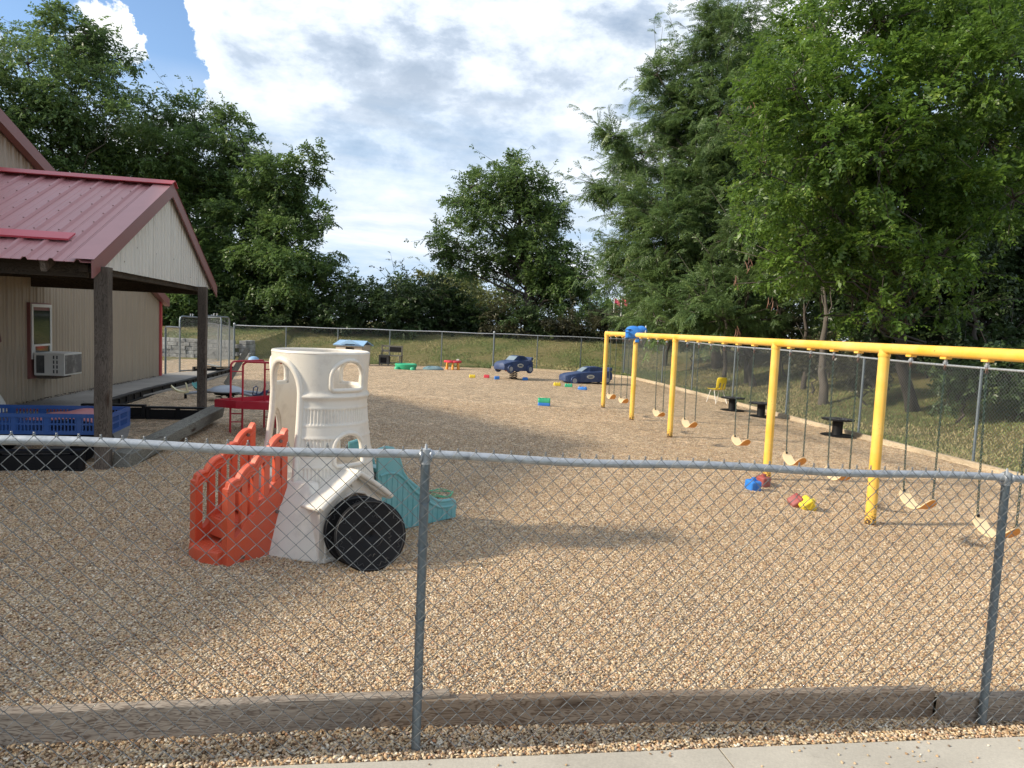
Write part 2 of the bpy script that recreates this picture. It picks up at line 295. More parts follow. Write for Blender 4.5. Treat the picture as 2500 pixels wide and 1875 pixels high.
# ------------------------------------------------------------------ mesh building
class MB:
    def __init__(s): s.v = []; s.f = []
    def add(s, vs, fs):
        o = len(s.v); s.v += [tuple(v) for v in vs]; s.f += [tuple(i+o for i in f) for f in fs]; return s
    def box(s, c, sz, rot=None):
        hx, hy, hz = sz[0]/2, sz[1]/2, sz[2]/2; M = rot if rot is not None else Matrix.Identity(3); c = Vector(c)
        vs = [c + M @ Vector((x*hx, y*hy, z*hz)) for z in (-1, 1) for (x, y) in ((-1, -1), (1, -1), (1, 1), (-1, 1))]
        return s.add(vs, [(3, 2, 1, 0), (4, 5, 6, 7), (0, 1, 5, 4), (1, 2, 6, 5), (2, 3, 7, 6), (3, 0, 4, 7)])
    def tube(s, pts, r, n=8, closed=False, caps=True):
        pts = [Vector(p) for p in pts]; k = len(pts); rs = r if isinstance(r, (list, tuple)) else [r]*k
        vs = []; prev = None
        for i, p in enumerate(pts):
            a = pts[(i-1) % k] if (i or closed) else p; b = pts[(i+1) % k] if (i < k-1 or closed) else p
            t = (b-a).normalized()
            if prev is None:
                u = t.cross(Vector((0, 0, 1)));
                if u.length < .1: u = t.cross(Vector((1, 0, 0)))
            else: u = prev - t*prev.dot(t)
            u.normalize(); prev = u; w = t.cross(u)
            vs += [p + (u*math.cos(2*math.pi*j/n) + w*math.sin(2*math.pi*j/n))*rs[i] for j in range(n)]
        fs = []
        for i in range(k if closed else k-1):
            for j in range(n): a0 = i*n; b0 = ((i+1) % k)*n; fs.append((a0+j, a0+(j+1) % n, b0+(j+1) % n, b0+j))
        if caps and not closed: fs += [tuple(range(n))[::-1], tuple(range((k-1)*n, k*n))]
        return s.add(vs, fs)
    def lathe(s, prof, n=32, c=(0, 0, 0), M=None):       # prof: (r, z)
        c = Vector(c); M = M if M is not None else Matrix.Identity(3)
        vs = [c + M @ Vector((r*math.cos(2*math.pi*j/n), r*math.sin(2*math.pi*j/n), z)) for r, z in prof for j in range(n)]
        fs = [(i*n+j, i*n+(j+1) % n, (i+1)*n+(j+1) % n, (i+1)*n+j) for i in range(len(prof)-1) for j in range(n)]
        fs += [tuple(range(n))[::-1], tuple(range((len(prof)-1)*n, len(prof)*n))]
        return s.add(vs, fs)
    def prism(s, out, P):      # out: list of 2-D points, P(u, v, side) -> 3-D with side -1/1
        k = len(out); vs = [P(u, v, -1) for u, v in out] + [P(u, v, 1) for u, v in out]
        return s.add(vs, [tuple(range(k))[::-1], tuple(range(k, 2*k))] + [(i, (i+1) % k, k+(i+1) % k, k+i) for i in range(k)])
    def loft(s, rings, cap=True):
        n = len(rings[0]); vs = [v for r in rings for v in r]
        fs = [(i*n+j, i*n+(j+1) % n, (i+1)*n+(j+1) % n, (i+1)*n+j) for i in range(len(rings)-1) for j in range(n)]
        if cap: fs += [tuple(range(n))[::-1], tuple(range((len(rings)-1)*n, len(rings)*n))]
        return s.add(vs, fs)
    def build(s, name, mat, parent=None, bevel=0, smooth=True, sub=0, angle=38, fix=True):
        me = bpy.data.meshes.new(name); me.from_pydata(s.v, [], s.f); me.validate()
        if fix:
            bm = bmesh.new(); bm.from_mesh(me); bmesh.ops.recalc_face_normals(bm, faces=bm.faces); bm.to_mesh(me); bm.free()
        me.materials.append(mat)
        if smooth:
            me.shade_smooth(); me.set_sharp_from_angle(angle=R(angle))
        o = bpy.data.objects.new(name, me); COL.objects.link(o)
        if parent is not None: o.parent = parent
        if bevel:
            b = o.modifiers.new('bevel', 'BEVEL'); b.width = bevel; b.segments = 2; b.limit_method = 'ANGLE'; b.angle_limit = R(35); b.harden_normals = True
        if sub:
            b = o.modifiers.new('sub', 'SUBSURF'); b.levels = sub; b.render_levels = sub
        return o
def tag(o, label=None, cat=None, group=None, kind=None):
    if label: o['label'] = label
    if cat: o['category'] = cat
    if group: o['group'] = group
    if kind: o['kind'] = kind
    return o
def thing(name, label, cat, loc=(0, 0, 0), rz=0, group=None):
    o = bpy.data.objects.new(name, None); COL.objects.link(o); o.empty_display_size = .2
    o.location = loc; o.rotation_euler = (0, 0, rz); return tag(o, label, cat, group)
def clone(o, loc=None, rz=None, label=None, name=None):
    c = o.copy(); COL.objects.link(c)
    for ch in o.children:
        d = ch.copy(); COL.objects.link(d); d.parent = c
        for g in ch.children: e = g.copy(); COL.objects.link(e); e.parent = d
    if loc is not None: c.location = loc
    if rz is not None: c.rotation_euler = (0, 0, rz)
    if label: c['label'] = label
    return c
def RZ(a): return Matrix.Rotation(a, 3, 'Z')
def npmesh(name, V, F, mat, tone=None, parent=None, smooth=False):
    me = bpy.data.meshes.new(name); nv, nf = len(V), len(F); k = F.shape[1]
    me.vertices.add(nv); me.vertices.foreach_set('co', V.astype(np.float32).ravel())
    me.loops.add(nf*k); me.loops.foreach_set('vertex_index', F.astype(np.int32).ravel())
    me.polygons.add(nf); me.polygons.foreach_set('loop_start', np.arange(0, nf*k, k, dtype=np.int32)); me.polygons.foreach_set('loop_total', np.full(nf, k, dtype=np.int32))
    me.update(calc_edges=True); me.materials.append(mat)
    if tone is not None:
        a = me.attributes.new('tone', 'FLOAT', 'FACE'); a.data.foreach_set('value', tone.astype(np.float32))
    if smooth: me.shade_smooth()
    o = bpy.data.objects.new(name, me); COL.objects.link(o)
    if parent is not None: o.parent = parent
    return o

# ------------------------------------------------------------------ SETTING: ground, gravel, walk
def axis_pts(a, b, c, d, fine, coarse):
    return np.unique(np.concatenate([np.linspace(a, b, coarse), np.arange(b, c, fine), np.linspace(c, d, coarse)]))
xs = axis_pts(-600, -22, 26, 600, .5, 14); ys = axis_pts(-200, -2, 62, 900, .5, 14)
X, Y = np.meshgrid(xs, ys); Z = ground_z(X, Y)
inyard = (Y > 3.0) & (Y < 33.4) & (X < xr(Y)-.5) & (X > -12.5)
Z = Z - np.where(inyard, .16, 0.012)
Z += np.where(Y > 34.5, .05*np.sin(X*1.7+np.cos(Y))*np.sin(Y*1.3), 0)
idx = np.arange(X.size).reshape(X.shape)
F4 = np.stack([idx[:-1, :-1], idx[:-1, 1:], idx[1:, 1:], idx[1:, :-1]], -1).reshape(-1, 4)
tag(npmesh('ground', np.stack([X, Y, Z], -1).reshape(-1, 3), F4, MATS['grass'], smooth=True), kind='structure')
def front_y(x): return np.where(x < -.58, 2.92+(x+.58)*.224, 2.92+(x+.58)*.157)      # face of the front timbers
HOLLOW = [(2.32+.14792*s_, 17.84-.989*s_) for s_ in (.67, 1.67, 4.0, 5.5, 7.48, 8.96, 9.9, 11.18, 12.1)]
def gravel_z(x, y):
    hol = 0
    for hx, hy in HOLLOW: hol = hol + .045*np.exp(-(((x-hx)/.55)**2+((y-hy)/.30)**2)) - .012*np.exp(-(((np.abs(x-hx)-.85)/.25)**2+((y-hy)/.4)**2))
    d = y-front_y(x)
    lump = .022*np.sin(x*1.9+.7*np.sin(y*1.3))*np.sin(y*1.6+.5*np.sin(x*2.1)) + .010*np.sin(x*5.1+y*3.3)*np.sin(y*4.7-x*2.2)
    return gz(x, y) - hol + np.where(d > 0, .10*np.exp(-np.clip(d-.05, 0, 9)/.9), 0) + lump*np.clip(d-.1, 0, 1)*.7
# rows run from the front timber to the back edge
def back_y(x): return np.where(x < -.9, 33.2, np.where(x < 3, 33.2-.42*(x+.9)*.5, 32.4-.75*(x-3)))
xn = np.unique(np.concatenate([np.arange(-14, -4, .5), np.arange(-4, 4, .12), np.arange(4, 10.2, .25)]))
tn = np.linspace(0, 1, 230)**2.0
GX = np.repeat(xn[None], len(tn), 0); y0 = front_y(GX)+.05
GY = y0+(back_y(GX)-y0)*tn[:, None]
xlim = xr(GY)-.42
GX = np.minimum(GX, xlim)
GZ = gravel_z(GX, GY)
idx = np.arange(GX.size).reshape(GX.shape); F4 = np.stack([idx[:-1, :-1], idx[:-1, 1:], idx[1:, 1:], idx[1:, :-1]], -1).reshape(-1, 4)
keep = (GX[:-1, 1:]-GX[:-1, :-1]).ravel() > 1e-4
tag(npmesh('gravel_yard', np.stack([GX, GY, GZ], -1).reshape(-1, 3), F4[keep], MATS['gravel'], smooth=True), kind='structure')
# gravel strip outside the timbers
sx = np.arange(-7, 7.01, .1); st = np.linspace(0, 1, 12)
SX = np.repeat(sx[None], 12, 0); SY = (2.70+(SX+.7)*.196-.35)+(st[:, None])*.75; SZ = gz(SX, SY)+.006*np.sin(SX*9)*np.sin(SY*14)
idx = np.arange(SX.size).reshape(SX.shape); F4 = np.stack([idx[:-1, :-1], idx[:-1, 1:], idx[1:, 1:], idx[1:, :-1]], -1).reshape(-1, 4)
tag(npmesh('gravel_strip', np.stack([SX, SY, SZ], -1).reshape(-1, 3), F4, MATS['gravel'], smooth=True), kind='structure')
# side walk in front (two slabs and a joint)
def walk_edge(x): return 2.625+(x+.82)*.189
def slab(x0, x1, name):
    mb = MB(); n = 8
    vs = []; d = Vector((.189, -1, 0))
    for i in range(n+1):
        x = x0+(x1-x0)*i/n; y = float(walk_edge(x))
        for k in (0, 1.6): 
            q = Vector((x, y, 0)) + Vector((.19*k, -k, 0)); vs.append((q.x, q.y, float(gz(q.x, q.y))+.008)); vs.append((q.x, q.y, float(gz(q.x, q.y))-.1))
    fs = []
    for i in range(n):
        a = i*4; b = a+4
        fs += [(a, b, b+2, a+2), (a+1, a+3, b+3, b+1), (a, a+1, b+1, b), (a+2, b+2, b+3, a+3)]
    fs += [(0, 2, 3, 1), (n*4, n*4+1, n*4+3, n*4+2)]
    o = mb.add(vs, fs).build(name, MATS['concrete'], smooth=False); tag(o, kind='structure')
jx = .97
slab(-6.5, jx-.004, 'sidewalk'); slab(jx+.004, 7, 'sidewalk')

# pebbles: real stones over the near gravel (nobody could count them) -> one point mesh with instanced stones
def pebbles(name, P, smin, smax):
    me = bpy.data.meshes.new(name); me.from_pydata([tuple(p) for p in P], [], []); o = bpy.data.objects.new(name, me); COL.objects.link(o)
    ng = bpy.data.node_groups.new(name, 'GeometryNodeTree'); ng.interface.new_socket('Geometry', in_out='INPUT', socket_type='NodeSocketGeometry'); ng.interface.new_socket('Geometry', in_out='OUTPUT', socket_type='NodeSocketGeometry')
    n = ng.nodes.new; gi = n('NodeGroupInput'); go = n('NodeGroupOutput'); m2p = n('GeometryNodeMeshToPoints'); iop = n('GeometryNodeInstanceOnPoints')
    ico = n('GeometryNodeMeshIcoSphere'); ico.inputs['Subdivisions'].default_value = 2; ico.inputs['Radius'].default_value = .5
    spn = n('GeometryNodeSetPosition'); nz = n('ShaderNodeTexNoise'); nz.inputs['Scale'].default_value = 1.6; nz.inputs['Detail'].default_value = 1
    sb = n('ShaderNodeVectorMath'); sb.operation = 'SUBTRACT'; sb.inputs[1].default_value = (.5, .5, .5); ng.links.new(nz.outputs[1], sb.inputs[0])
    scn = n('ShaderNodeVectorMath'); scn.operation = 'SCALE'; scn.inputs['Scale'].default_value = .7; ng.links.new(sb.outputs[0], scn.inputs[0])
    ng.links.new(ico.outputs[0], spn.inputs[0]); ng.links.new(scn.outputs[0], spn.inputs['Offset'])
    ss = n('GeometryNodeSetShadeSmooth'); ng.links.new(spn.outputs[0], ss.inputs[0]); sm = n('GeometryNodeSetMaterial'); sm.inputs[2].default_value = MATS['pebble']; ng.links.new(ss.outputs[0], sm.inputs[0])
    ng.links.new(gi.outputs[0], m2p.inputs[0]); ng.links.new(m2p.outputs[0], iop.inputs['Points']); ng.links.new(sm.outputs[0], iop.inputs['Instance'])
    rr = n('FunctionNodeRandomValue'); rr.data_type = 'FLOAT_VECTOR'; rr.inputs[0].default_value = (-.5, -.5, 0); rr.inputs[1].default_value = (.5, .5, 6.28); rr.inputs['Seed'].default_value = 3
    rs = n('FunctionNodeRandomValue'); rs.data_type = 'FLOAT_VECTOR'; rs.inputs[0].default_value = (smin, smin*.8, smin*.55); rs.inputs[1].default_value = (smax, smax*.75, smax*.5); rs.inputs['Seed'].default_value = 5
    rt_ = n('FunctionNodeRandomValue'); rt_.data_type = 'FLOAT'; rt_.inputs['Seed'].default_value = 9
    ng.links.new(rr.outputs[0], iop.inputs['Rotation']); ng.links.new(rs.outputs[0], iop.inputs['Scale'])
    sn = n('GeometryNodeStoreNamedAttribute'); sn.data_type = 'FLOAT'; sn.domain = 'INSTANCE'; sn.inputs['Name'].default_value = 'tone'
    ng.links.new(iop.outputs[0], sn.inputs[0])
    vi = [i for i in sn.inputs if i.name == 'Value'][0]; fo = [q for q in rt_.outputs if q.enabled][0] if any(q.enabled for q in rt_.outputs) else rt_.outputs[1]
    ng.links.new(rt_.outputs[1], vi); ng.links.new(sn.outputs[0], go.inputs[0])
    md = o.modifiers.new('stones', 'NODES'); md.node_group = ng
    return o
def visible(x, y, mrg=1.12): return np.abs(x/np.maximum(y, .1)) < .80*mrg
P = []
for (ya, yb, dens) in ((2.6, 4.2, 12000), (4.2, 6.0, 8500), (6.0, 8.5, 5000), (8.5, 12, 2000), (12, 17, 800)):
    wd = 2*.84*yb; n_ = int(dens*wd*(yb-ya)); x = rng.uniform(-wd/2, wd/2, n_); y = rng.uniform(ya, yb, n_)
    k = (np.abs(x) < .84*y+.1) & (y > front_y(x)+.06) & (x < xr(y)-.5) & ~((x < -4.4) & (y > 7.3)); x, y = x[k], y[k]
    P.append(np.stack([x, y, gravel_z(x, y)+rng.uniform(-.002, .006, len(x))], -1))
tag(pebbles('gravel_pebbles', np.concatenate(P), .0075, .0185), kind='stuff')
n_ = 36000; x = rng.uniform(-2.6, 3.4, n_); y = 2.70+(x+.7)*.196+rng.uniform(-.10, .33, n_); k = (y < front_y(x)-.005) & (y > walk_edge(x)+.004); x, y = x[k], y[k]
tag(pebbles('gravel_strip_pebbles', np.stack([x, y, gz(x, y)+rng.uniform(0, .014, len(x))], -1), .009, .0225), kind='stuff')
# litter on the walk: spilled stones, bits of bark
mb = MB()
LP = []
for i in range(95):
    x = random.uniform(-.5, 2.9) if i % 3 else random.gauss(1.75, .25); y = float(walk_edge(x))-random.uniform(.01, .30)**1.0
    LP.append((x, y, float(gz(x, y))+.011))
tag(pebbles('spilled_stones', np.array(LP), .007, .017), kind='stuff')

# ------------------------------------------------------------------ BORDER TIMBERS
def timber(name, label, p0, p1, w, h, mat, z0=None, z1=None, cat='timber', group=None, bevel=.006, sink=.03):
    p0 = Vector(p0); p1 = Vector(p1); d = p1-p0; ln = d.length
    rz = math.atan2(d.y, d.x); tilt = math.asin(d.z/ln)
    n = max(2, int(ln/.25)); rings = []
    for i in range(n+1):
        x = ln*i/n; j = .0025
        rings.append([(x, sy*w/2+random.uniform(-j, j), zz_+random.uniform(-j, j)) for sy, zz_ in ((-1, -sink), (1, -sink), (1, h), (-1, h))])
    o = MB().loft(rings).build(name, mat, bevel=bevel)
    o.location = p0; o.rotation_euler = (0, -tilt, rz); return tag(o, label, cat, group)
def lp(x, y, z): return (x, y, z)
fy = lambda x: float(front_y(np.array(x)))
gzf = lambda x, y: float(gz(x, y))
GT = 'timbers edging the gravel by the near fence'
timber('edging_timber', 'long weathered timber with a big knot, leftmost along the near fence', (-3.4, fy(-3.4)+.03, gzf(-3.4, 2.4)+.0), (-.22, fy(-.60)+.10, gzf(-.5, 3)+.0), .056, .138, TIM, cat='timber', group=GT)
timber('edging_timber', 'long wavy grained timber spanning between the two near fence posts', (-.60, fy(-.6)+.02, gzf(-.6, 2.9)-.005), (2.16, fy(2.16)+.075, gzf(2.16, 3.3)-.0), .056, .134, TIM2, group=GT)
timber('edging_timber', 'timber end block behind the right near fence post', (2.17, fy(2.17)+.01, gzf(2.2, 3.3)-.005), (5.2, fy(5.2)+.03, gzf(5.2, 3.7)), .060, .140, TIM, group=GT)
# right border boards
RB = [(-1.0, 33.25), (1.2, 32.75), (3.4, 31.95), (5.2, 30.2), (5.85, 27.0), (6.6, 22.6), (7.1, 19.2), (7.55, 16.2), (8.0, 13.3), (8.45, 10.6), (9.2, 6.4)]
WHERE = ['back corner post of the fence', 'blue spring car beside the fence', 'far yellow swing post', 'fence corner behind the swings', 'yellow chair', 'first black spool', 'second black spool', 'nearest black spool', 'fourth post of the right fence', 'right edge of the picture']
for i in range(len(RB)-1):
    a, b = RB[i], RB[i+1]
    timber('border_board', 'pale flat border board on the gravel edge near the %s' % WHERE[i], (a[0], a[1], gzf(*a)-.02), (b[0], b[1], gzf(*b)-.02), .09, .12, TIMP, cat='border board', group='pale boards edging the gravel by the side fence', sink=.06)

# ------------------------------------------------------------------ CHAIN LINK FENCES
def chainlink(pts, h, cell, r, n=3, yoff=0.0, top_extra=.0, zfun=None, x_jit=0):
    """woven wires between base points (polyline of x,y); every wire is a zigzag"""
    V = []; F = []; p = cell/2
    seg = []; tot = 0
    for a, b in zip(pts[:-1], pts[1:]): l = math.hypot(b[0]-a[0], b[1]-a[1]); seg.append((tot, l, a, b)); tot += l
    nw = int(tot/p); rows = int(round(h/p))+1
    def pos(s):
        for (t0, l, a, b) in seg:
            if s <= t0+l or (t0, l, a, b) == seg[-1]: f = (s-t0)/l; break
        return a[0]+(b[0]-a[0])*f, a[1]+(b[1]-a[1])*f, (b[0]-a[0])/l, (b[1]-a[1])/l
    vs = []; fs = []; off = 0
    ang = [2*math.pi*j/n for j in range(n)]
    for i in range(nw):
        ring = []
        x0, y0_, dx, dy = pos(i*p); nx, ny = dy, -dx                      # normal
        zb = zfun(x0, y0_)+.03
        for k in range(rows):
            right = (k+i) % 2 == 0
            s = (i+1)*p if right else i*p
            e = s-i*p; w_ = r*1.1*(1 if right else -1)
            X_, Y_ = x0+dx*e+nx*(yoff+w_), y0_+dy*e+ny*(yoff+w_)
            Z_ = zb+k*(h-.03)/(rows-1)
            for a_ in ang:
                vs.append((X_+(dx*.7*math.cos(a_)+nx*math.sin(a_))*r*1.2, Y_+(dy*.7*math.cos(a_)+ny*math.sin(a_))*r*1.2, Z_+math.cos(a_)*r*.7*(1 if right else -1)*0))
        for k in range(rows-1):
            for j in range(n): fs.append((off+k*n+j, off+k*n+(j+1) % n, off+(k+1)*n+(j+1) % n, off+(k+1)*n+j))
        off += rows*n
    return np.array(vs), np.array(fs)
# near fence
A0, A1 = Vector((-.33, 2.79, 0)), Vector((2.37, 3.34, 0)); fd = (A1-A0)
NF = thing('chain_link_fence', 'low galvanised chain link fence crossing the whole foreground', 'fence')
fp = [A0-fd*1.0, A0, A1, A1+fd*1.0]
FH = 1.244
V_, F_ = chainlink([(p.x, p.y) for p in fp], FH+.012, .072, .0022, 6, .026, zfun=gzf)
# woven twist at the top of each diamond
mb = MB().add([tuple(v) for v in V_], [tuple(int(i) for i in f) for f in F_])
tot = 3*fd.length; u = fd.normalized(); nrm = Vector((u.y, -u.x, 0)); rows = int(round((FH+.012)/.036))+1
for i in range(int(tot/.036)):
    if (rows-1+i) % 2 == 0:
        q = fp[0]+u*((i+1)*.036)+nrm*.026; z = gzf(q.x, q.y)+FH+.012+.03*0
        for sgn in (-1, 1): mb.tube([q+Vector((0, 0, z))-u*.006*sgn+nrm*.002*sgn, q+Vector((0, 0, z+.007))+u*.004*sgn, q+Vector((0, 0, z+.014))-u*.003*sgn], .0018, 5)
mb.build('wire_mesh', WIRE, NF, angle=180)
pts = []
for i in range(61):
    q = fp[0]+(fp[3]-fp[0])*(i/60); s_sag = .006*math.sin(i*.7); pts.append((q.x, q.y, gzf(q.x, q.y)+FH-.012+s_sag))
MB().tube(pts, .0172, 14).build('top_rail', GALV, NF)
for i, q in enumerate(fp):
    b = Vector((q.x, q.y, gzf(q.x, q.y)-.05)); t_ = Vector((q.x, q.y, gzf(q.x, q.y)+FH-.035))
    m3 = MB().tube([b, t_], .0188, 16)
    m2 = MB().tube([t_-Vector((0, 0, .01)), t_+Vector((0, 0, .05))], [.0215, .019], 14)
    ring = [t_+Vector((0, 0, .022))+u*.0+Vector((nrm.x*math.cos(a)*.0215, nrm.y*math.cos(a)*.0215, math.sin(a)*.0215)) for a in np.linspace(0, 2*math.pi, 13)[:-1]]
    m2.tube([p_ - u*.02 for p_ in ring], .006, 6, closed=True); m2.tube([p_ + u*.02 for p_ in ring], .006, 6, closed=True)
    m2.tube([t_+Vector((0, 0, .045)), t_+Vector((0, 0, .07))], [.008, .004], 8)
    m2.build('post_cap', GALV, NF)
    for hh in (.32, .62, .92, 1.1):
        rr_ = [b+Vector((0, 0, hh))+Vector((math.cos(a)*.0215, math.sin(a)*.0215, .012*math.sin(a*1.0))) for a in np.linspace(0, 2*math.pi, 11)[:-1]]
        m3.tube(rr_, .0018, 4, closed=True)
    m3.build('fence_post', GALVD, NF)
# back fence and side fence
def far_fence(name, label, line, posts, h, wirer, pr=.022, cell=.072, tallposts=(), grp=None, raise_=0.0):
    T = thing(name, label, 'fence', group=grp)
    V_, F_ = chainlink(line, h, cell, wirer, 3, .02, zfun=gzf); npmesh('wire_mesh', V_, F_, WIRE, parent=T)
    pts = []
    for a, b in zip(line[:-1], line[1:]):
        k = max(2, int(math.hypot(b[0]-a[0], b[1]-a[1])/.8))
        for i in range(k): x = a[0]+(b[0]-a[0])*i/k; y = a[1]+(b[1]-a[1])*i/k; pts.append((x, y, gzf(x, y)+h+.012*math.sin(x*1.9+y)))
    x, y = line[-1]; pts.append((x, y, gzf(x, y)+h))
    MB().tube(pts, pr, 8).build('top_rail', GALV, T)
    for i, (x, y) in enumerate(posts):
        big = i in tallposts; z = gzf(x, y)
        MB().tube([(x, y, z-.1), (x, y, z+h+(.06 if big else -.01))], .042 if big else .026, 10).build('fence_post', GALVD, T)
        if big: MB().lathe([(.05, -.01), (.05, .02), (.035, .05), (.01, .065)], 10, (x, y, z+h+.06)).build('post_cap', GALV, T)
    return T
BL = [(-13.16, 33.44), (-.93, 33.35), (5.3, 33.9)]
bp = [(-13.16, 33.44)] + [(-13.16+2.446*i, 33.44-.018*i) for i in range(1, 5)] + [(-.93, 33.35), (1.12, 33.53), (3.2, 33.72), (5.3, 33.9)]
far_fence('chain_link_fence', 'chain link fence along the back of the gravel yard', BL, bp, 1.62, .0026, tallposts=(0, 5, 8))
SL = [(5.3, 33.7), (float(xr(28.3)), 28.3), (float(xr(12.85)), 12.85), (float(xr(3.8)), 3.8)]
sp_ = [(float(xr(y)), y) for y in (28.3, 25.4, 22.3, 19.2, 16.15, 12.9, 9.8, 6.8, 3.8)]
far_fence('chain_link_fence', 'tall chain link fence on the right behind the swings', SL, sp_, 1.755, .0024, pr=.022)
# gates by the building
GF = [(-9.05, 18.45), (-9.35, 19.6)]
Tg = far_fence('chain_link_fence', 'short chain link fence run at the far corner of the tan building', [(-9.12, 18.6), (-9.45, 20.1)], [(-9.12, 18.6), (-9.45, 20.1)], 1.28, .0014)
far_fence('chain_link_fence', 'chain link fence run from the open gates to the back corner', [(-10.9, 24.9), (-11.9, 28.6), (-13.16, 33.3)], [(-10.9, 24.9), (-11.9, 28.6)], 1.5, .0015)
def gate(label, p0, p1, h):
    T = thing('gate', label, 'gate', group='arched chain link gates left of the yard'); a = Vector((*p0, gzf(*p0)+.05)); b = Vector((*p1, gzf(*p1)+.05)); uu = (b-a).normalized(); r_ = .12
    pts = [a, a+Vector((0, 0, h-r_)), a+Vector((0, 0, h-.035))+uu*.035, a+Vector((0, 0, h))+uu*r_, b+Vector((0, 0, h))-uu*r_, b+Vector((0, 0, h-.035))-uu*.035, b+Vector((0, 0, h-r_)), b]
    MB().tube(pts+[a], .024, 8).build('gate_frame', GALVD, T)
    V_, F_ = chainlink([p0, p1], h-.03, .072, .0013, 3, .0, zfun=lambda x, y: gzf(x, y)+.03); npmesh('wire_mesh', V_, F_, WIRE, parent=T)
    for f_ in (.46, .56): q = a+(b-a)*f_+Vector((0, 0, h+.02)); MB().tube([q, q+Vector((0, 0, .07)), q+uu*.05+Vector((0, 0, .05))], .012, 6).build('latch', GALV, T)
    return T
gate('arched gate leaf nearest the tan building corner', (-9.45, 20.1), (-9.35, 21.3), 1.55)
gate('arched gate leaf just left of the thin wooden post', (-9.25, 20.9), (-9.05, 22.6), 1.62)
gate('arched gate leaf just right of the thin wooden post', (-9.6, 23.3), (-10.85, 24.9), 1.62)

# ------------------------------------------------------------------ SWING SET
P1v = Vector((2.32, 17.84, 0)); ub = Vector((.14792, -.989, 0)).normalized(); BZ = 1.70; BR = .053
def bpnt(s, z=0): q = P1v+ub*s; return Vector((q.x, q.y, z))
SW = thing('swing_set', 'long yellow steel swing frame with thick overhead beam', 'swing set', bpnt(0, 0), math.atan2(ub.y, ub.x))
MB().tube([(-.0, 0, BZ), (14.6, 0, BZ)], BR, 24).build('beam', MATS['yellow'], SW)
MB().lathe([(.056, -.07), (.059, 0), (.052, .04), (.03, .056), (.004, .06)], 20, (0, 0, BZ)).build('end_cap', MATS['yellow'], SW)
for s in (0, 2.32, 4.64, 8.3, 10.52, 14.0):
    q = bpnt(s); z = gzf(q.x, q.y)
    rr_ = .055 if s > 5 else .052
    o = MB().tube([(0, 0, -.1), (0, 0, .03), (0, 0, BZ-z-.01)], rr_, 24).build('post', MATS['yellow'], SW); o.location = (s, 0, z)
    MB().tube([(s, 0, BZ-.085), (s, 0, BZ-.055)], rr_+.006, 24).build('weld_collar', MATS['yellow'], SW)
HG = [.37, .87, 1.39, 1.87, 2.68, 3.18, 3.70, 4.19, 5.22, 5.73, 6.22, 6.72, 7.20, 7.70, 8.68, 9.15, 9.63, 10.09, 10.92, 11.38, 11.86, 12.31, 12.9, 13.4]
for s in HG:
    h = MB().box((s, 0, BZ-BR-.006), (.075, .07, .022)).build('hanger', MATS['yellow'], SW, bevel=.004)
    MB().tube([(s, 0, BZ-BR-.018), (s, 0, BZ-BR-.042)], .014, 10).box((s, 0, BZ-BR-.05), (.03, .03, .02)).build('bearing', GALV, h)
    lk = MB(); 
    for kk in range(2):
        c = Vector((s, 0, BZ-BR-.068-.032*kk)); pp = [c+(Vector((math.cos(a)*.010, 0, math.sin(a)*.022)) if kk % 2 == 0 else Vector((0, math.cos(a)*.010, math.sin(a)*.022))) for a in np.linspace(0, 2*math.pi, 9)[:-1]]
        lk.tube(pp, .0042, 5, closed=True)
    lk.build('shackle', RUST, h)
HZ = BZ-BR-.115
def chain_mb(a, b, r=.0042, ll=.034):
    a = Vector(a); b = Vector(b); d = b-a; n = max(2, int(d.length/(ll*.74))); u_ = d.normalized(); s1 = u_.cross(Vector((0, 1, 0))).normalized(); s2 = u_.cross(s1)
    mb = MB()
    for i in range(n):
        c = a+d*((i+.5)/n); sv = s1 if i % 2 else s2
        mb.tube([c+sv*(math.cos(t)*.0085)+u_*(math.sin(t)*ll*.5) for t in np.linspace(0, 2*math.pi, 9)[:-1]], r, 4, closed=True)
    return mb
def swing(s0, s1, tl, tr, bot, label, w=.135):
    mid = (s0+s1)/2; q = bpnt(mid)
    T = thing('swing', label, 'swing', (q.x, q.y, 0), math.atan2(ub.y, ub.x), 'belt swings hanging in a row')
    xl, xr_ = tl[0]-mid, tr[0]-mid; zl, zr = tl[1], tr[1]
    top = HZ+.01
    for hx, ex, ez in ((s0-mid, xl, zl), (s1-mid, xr_, zr)):
        chain_mb((hx, 0, top), (ex, 0, ez+.0)).build('chain', CHAIN, T)
    N_ = 22; rings = []; sp = xr_-xl
    for i in range(N_+1):
        f = i/N_; x = xl-.012+(sp+.024)*f
        sag = (zl+(zr-zl)*f) - (min(zl, zr)-bot)*(1-(2*f-1)**2)**.85*1.0
        # tangent for thickness
        hw = w/2*(1 if .12 < f < .88 else max(.25, (1-((.12-min(f, 1-f))/.12)**2)**.5)) ; th = .006
        rings.append([(x, -hw, sag-th), (x, hw, sag-th), (x, hw, sag+th), (x, -hw, sag+th)])
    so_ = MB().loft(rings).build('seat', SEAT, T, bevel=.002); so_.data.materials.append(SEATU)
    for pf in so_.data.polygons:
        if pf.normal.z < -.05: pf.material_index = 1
    for ex, ez in ((xl+.012, zl), (xr_-.012, zr)): MB().lathe([(.012, -.012), (.012, .012)], 10, (ex, 0, ez-.012)).build('grommet', BLACKP, T)
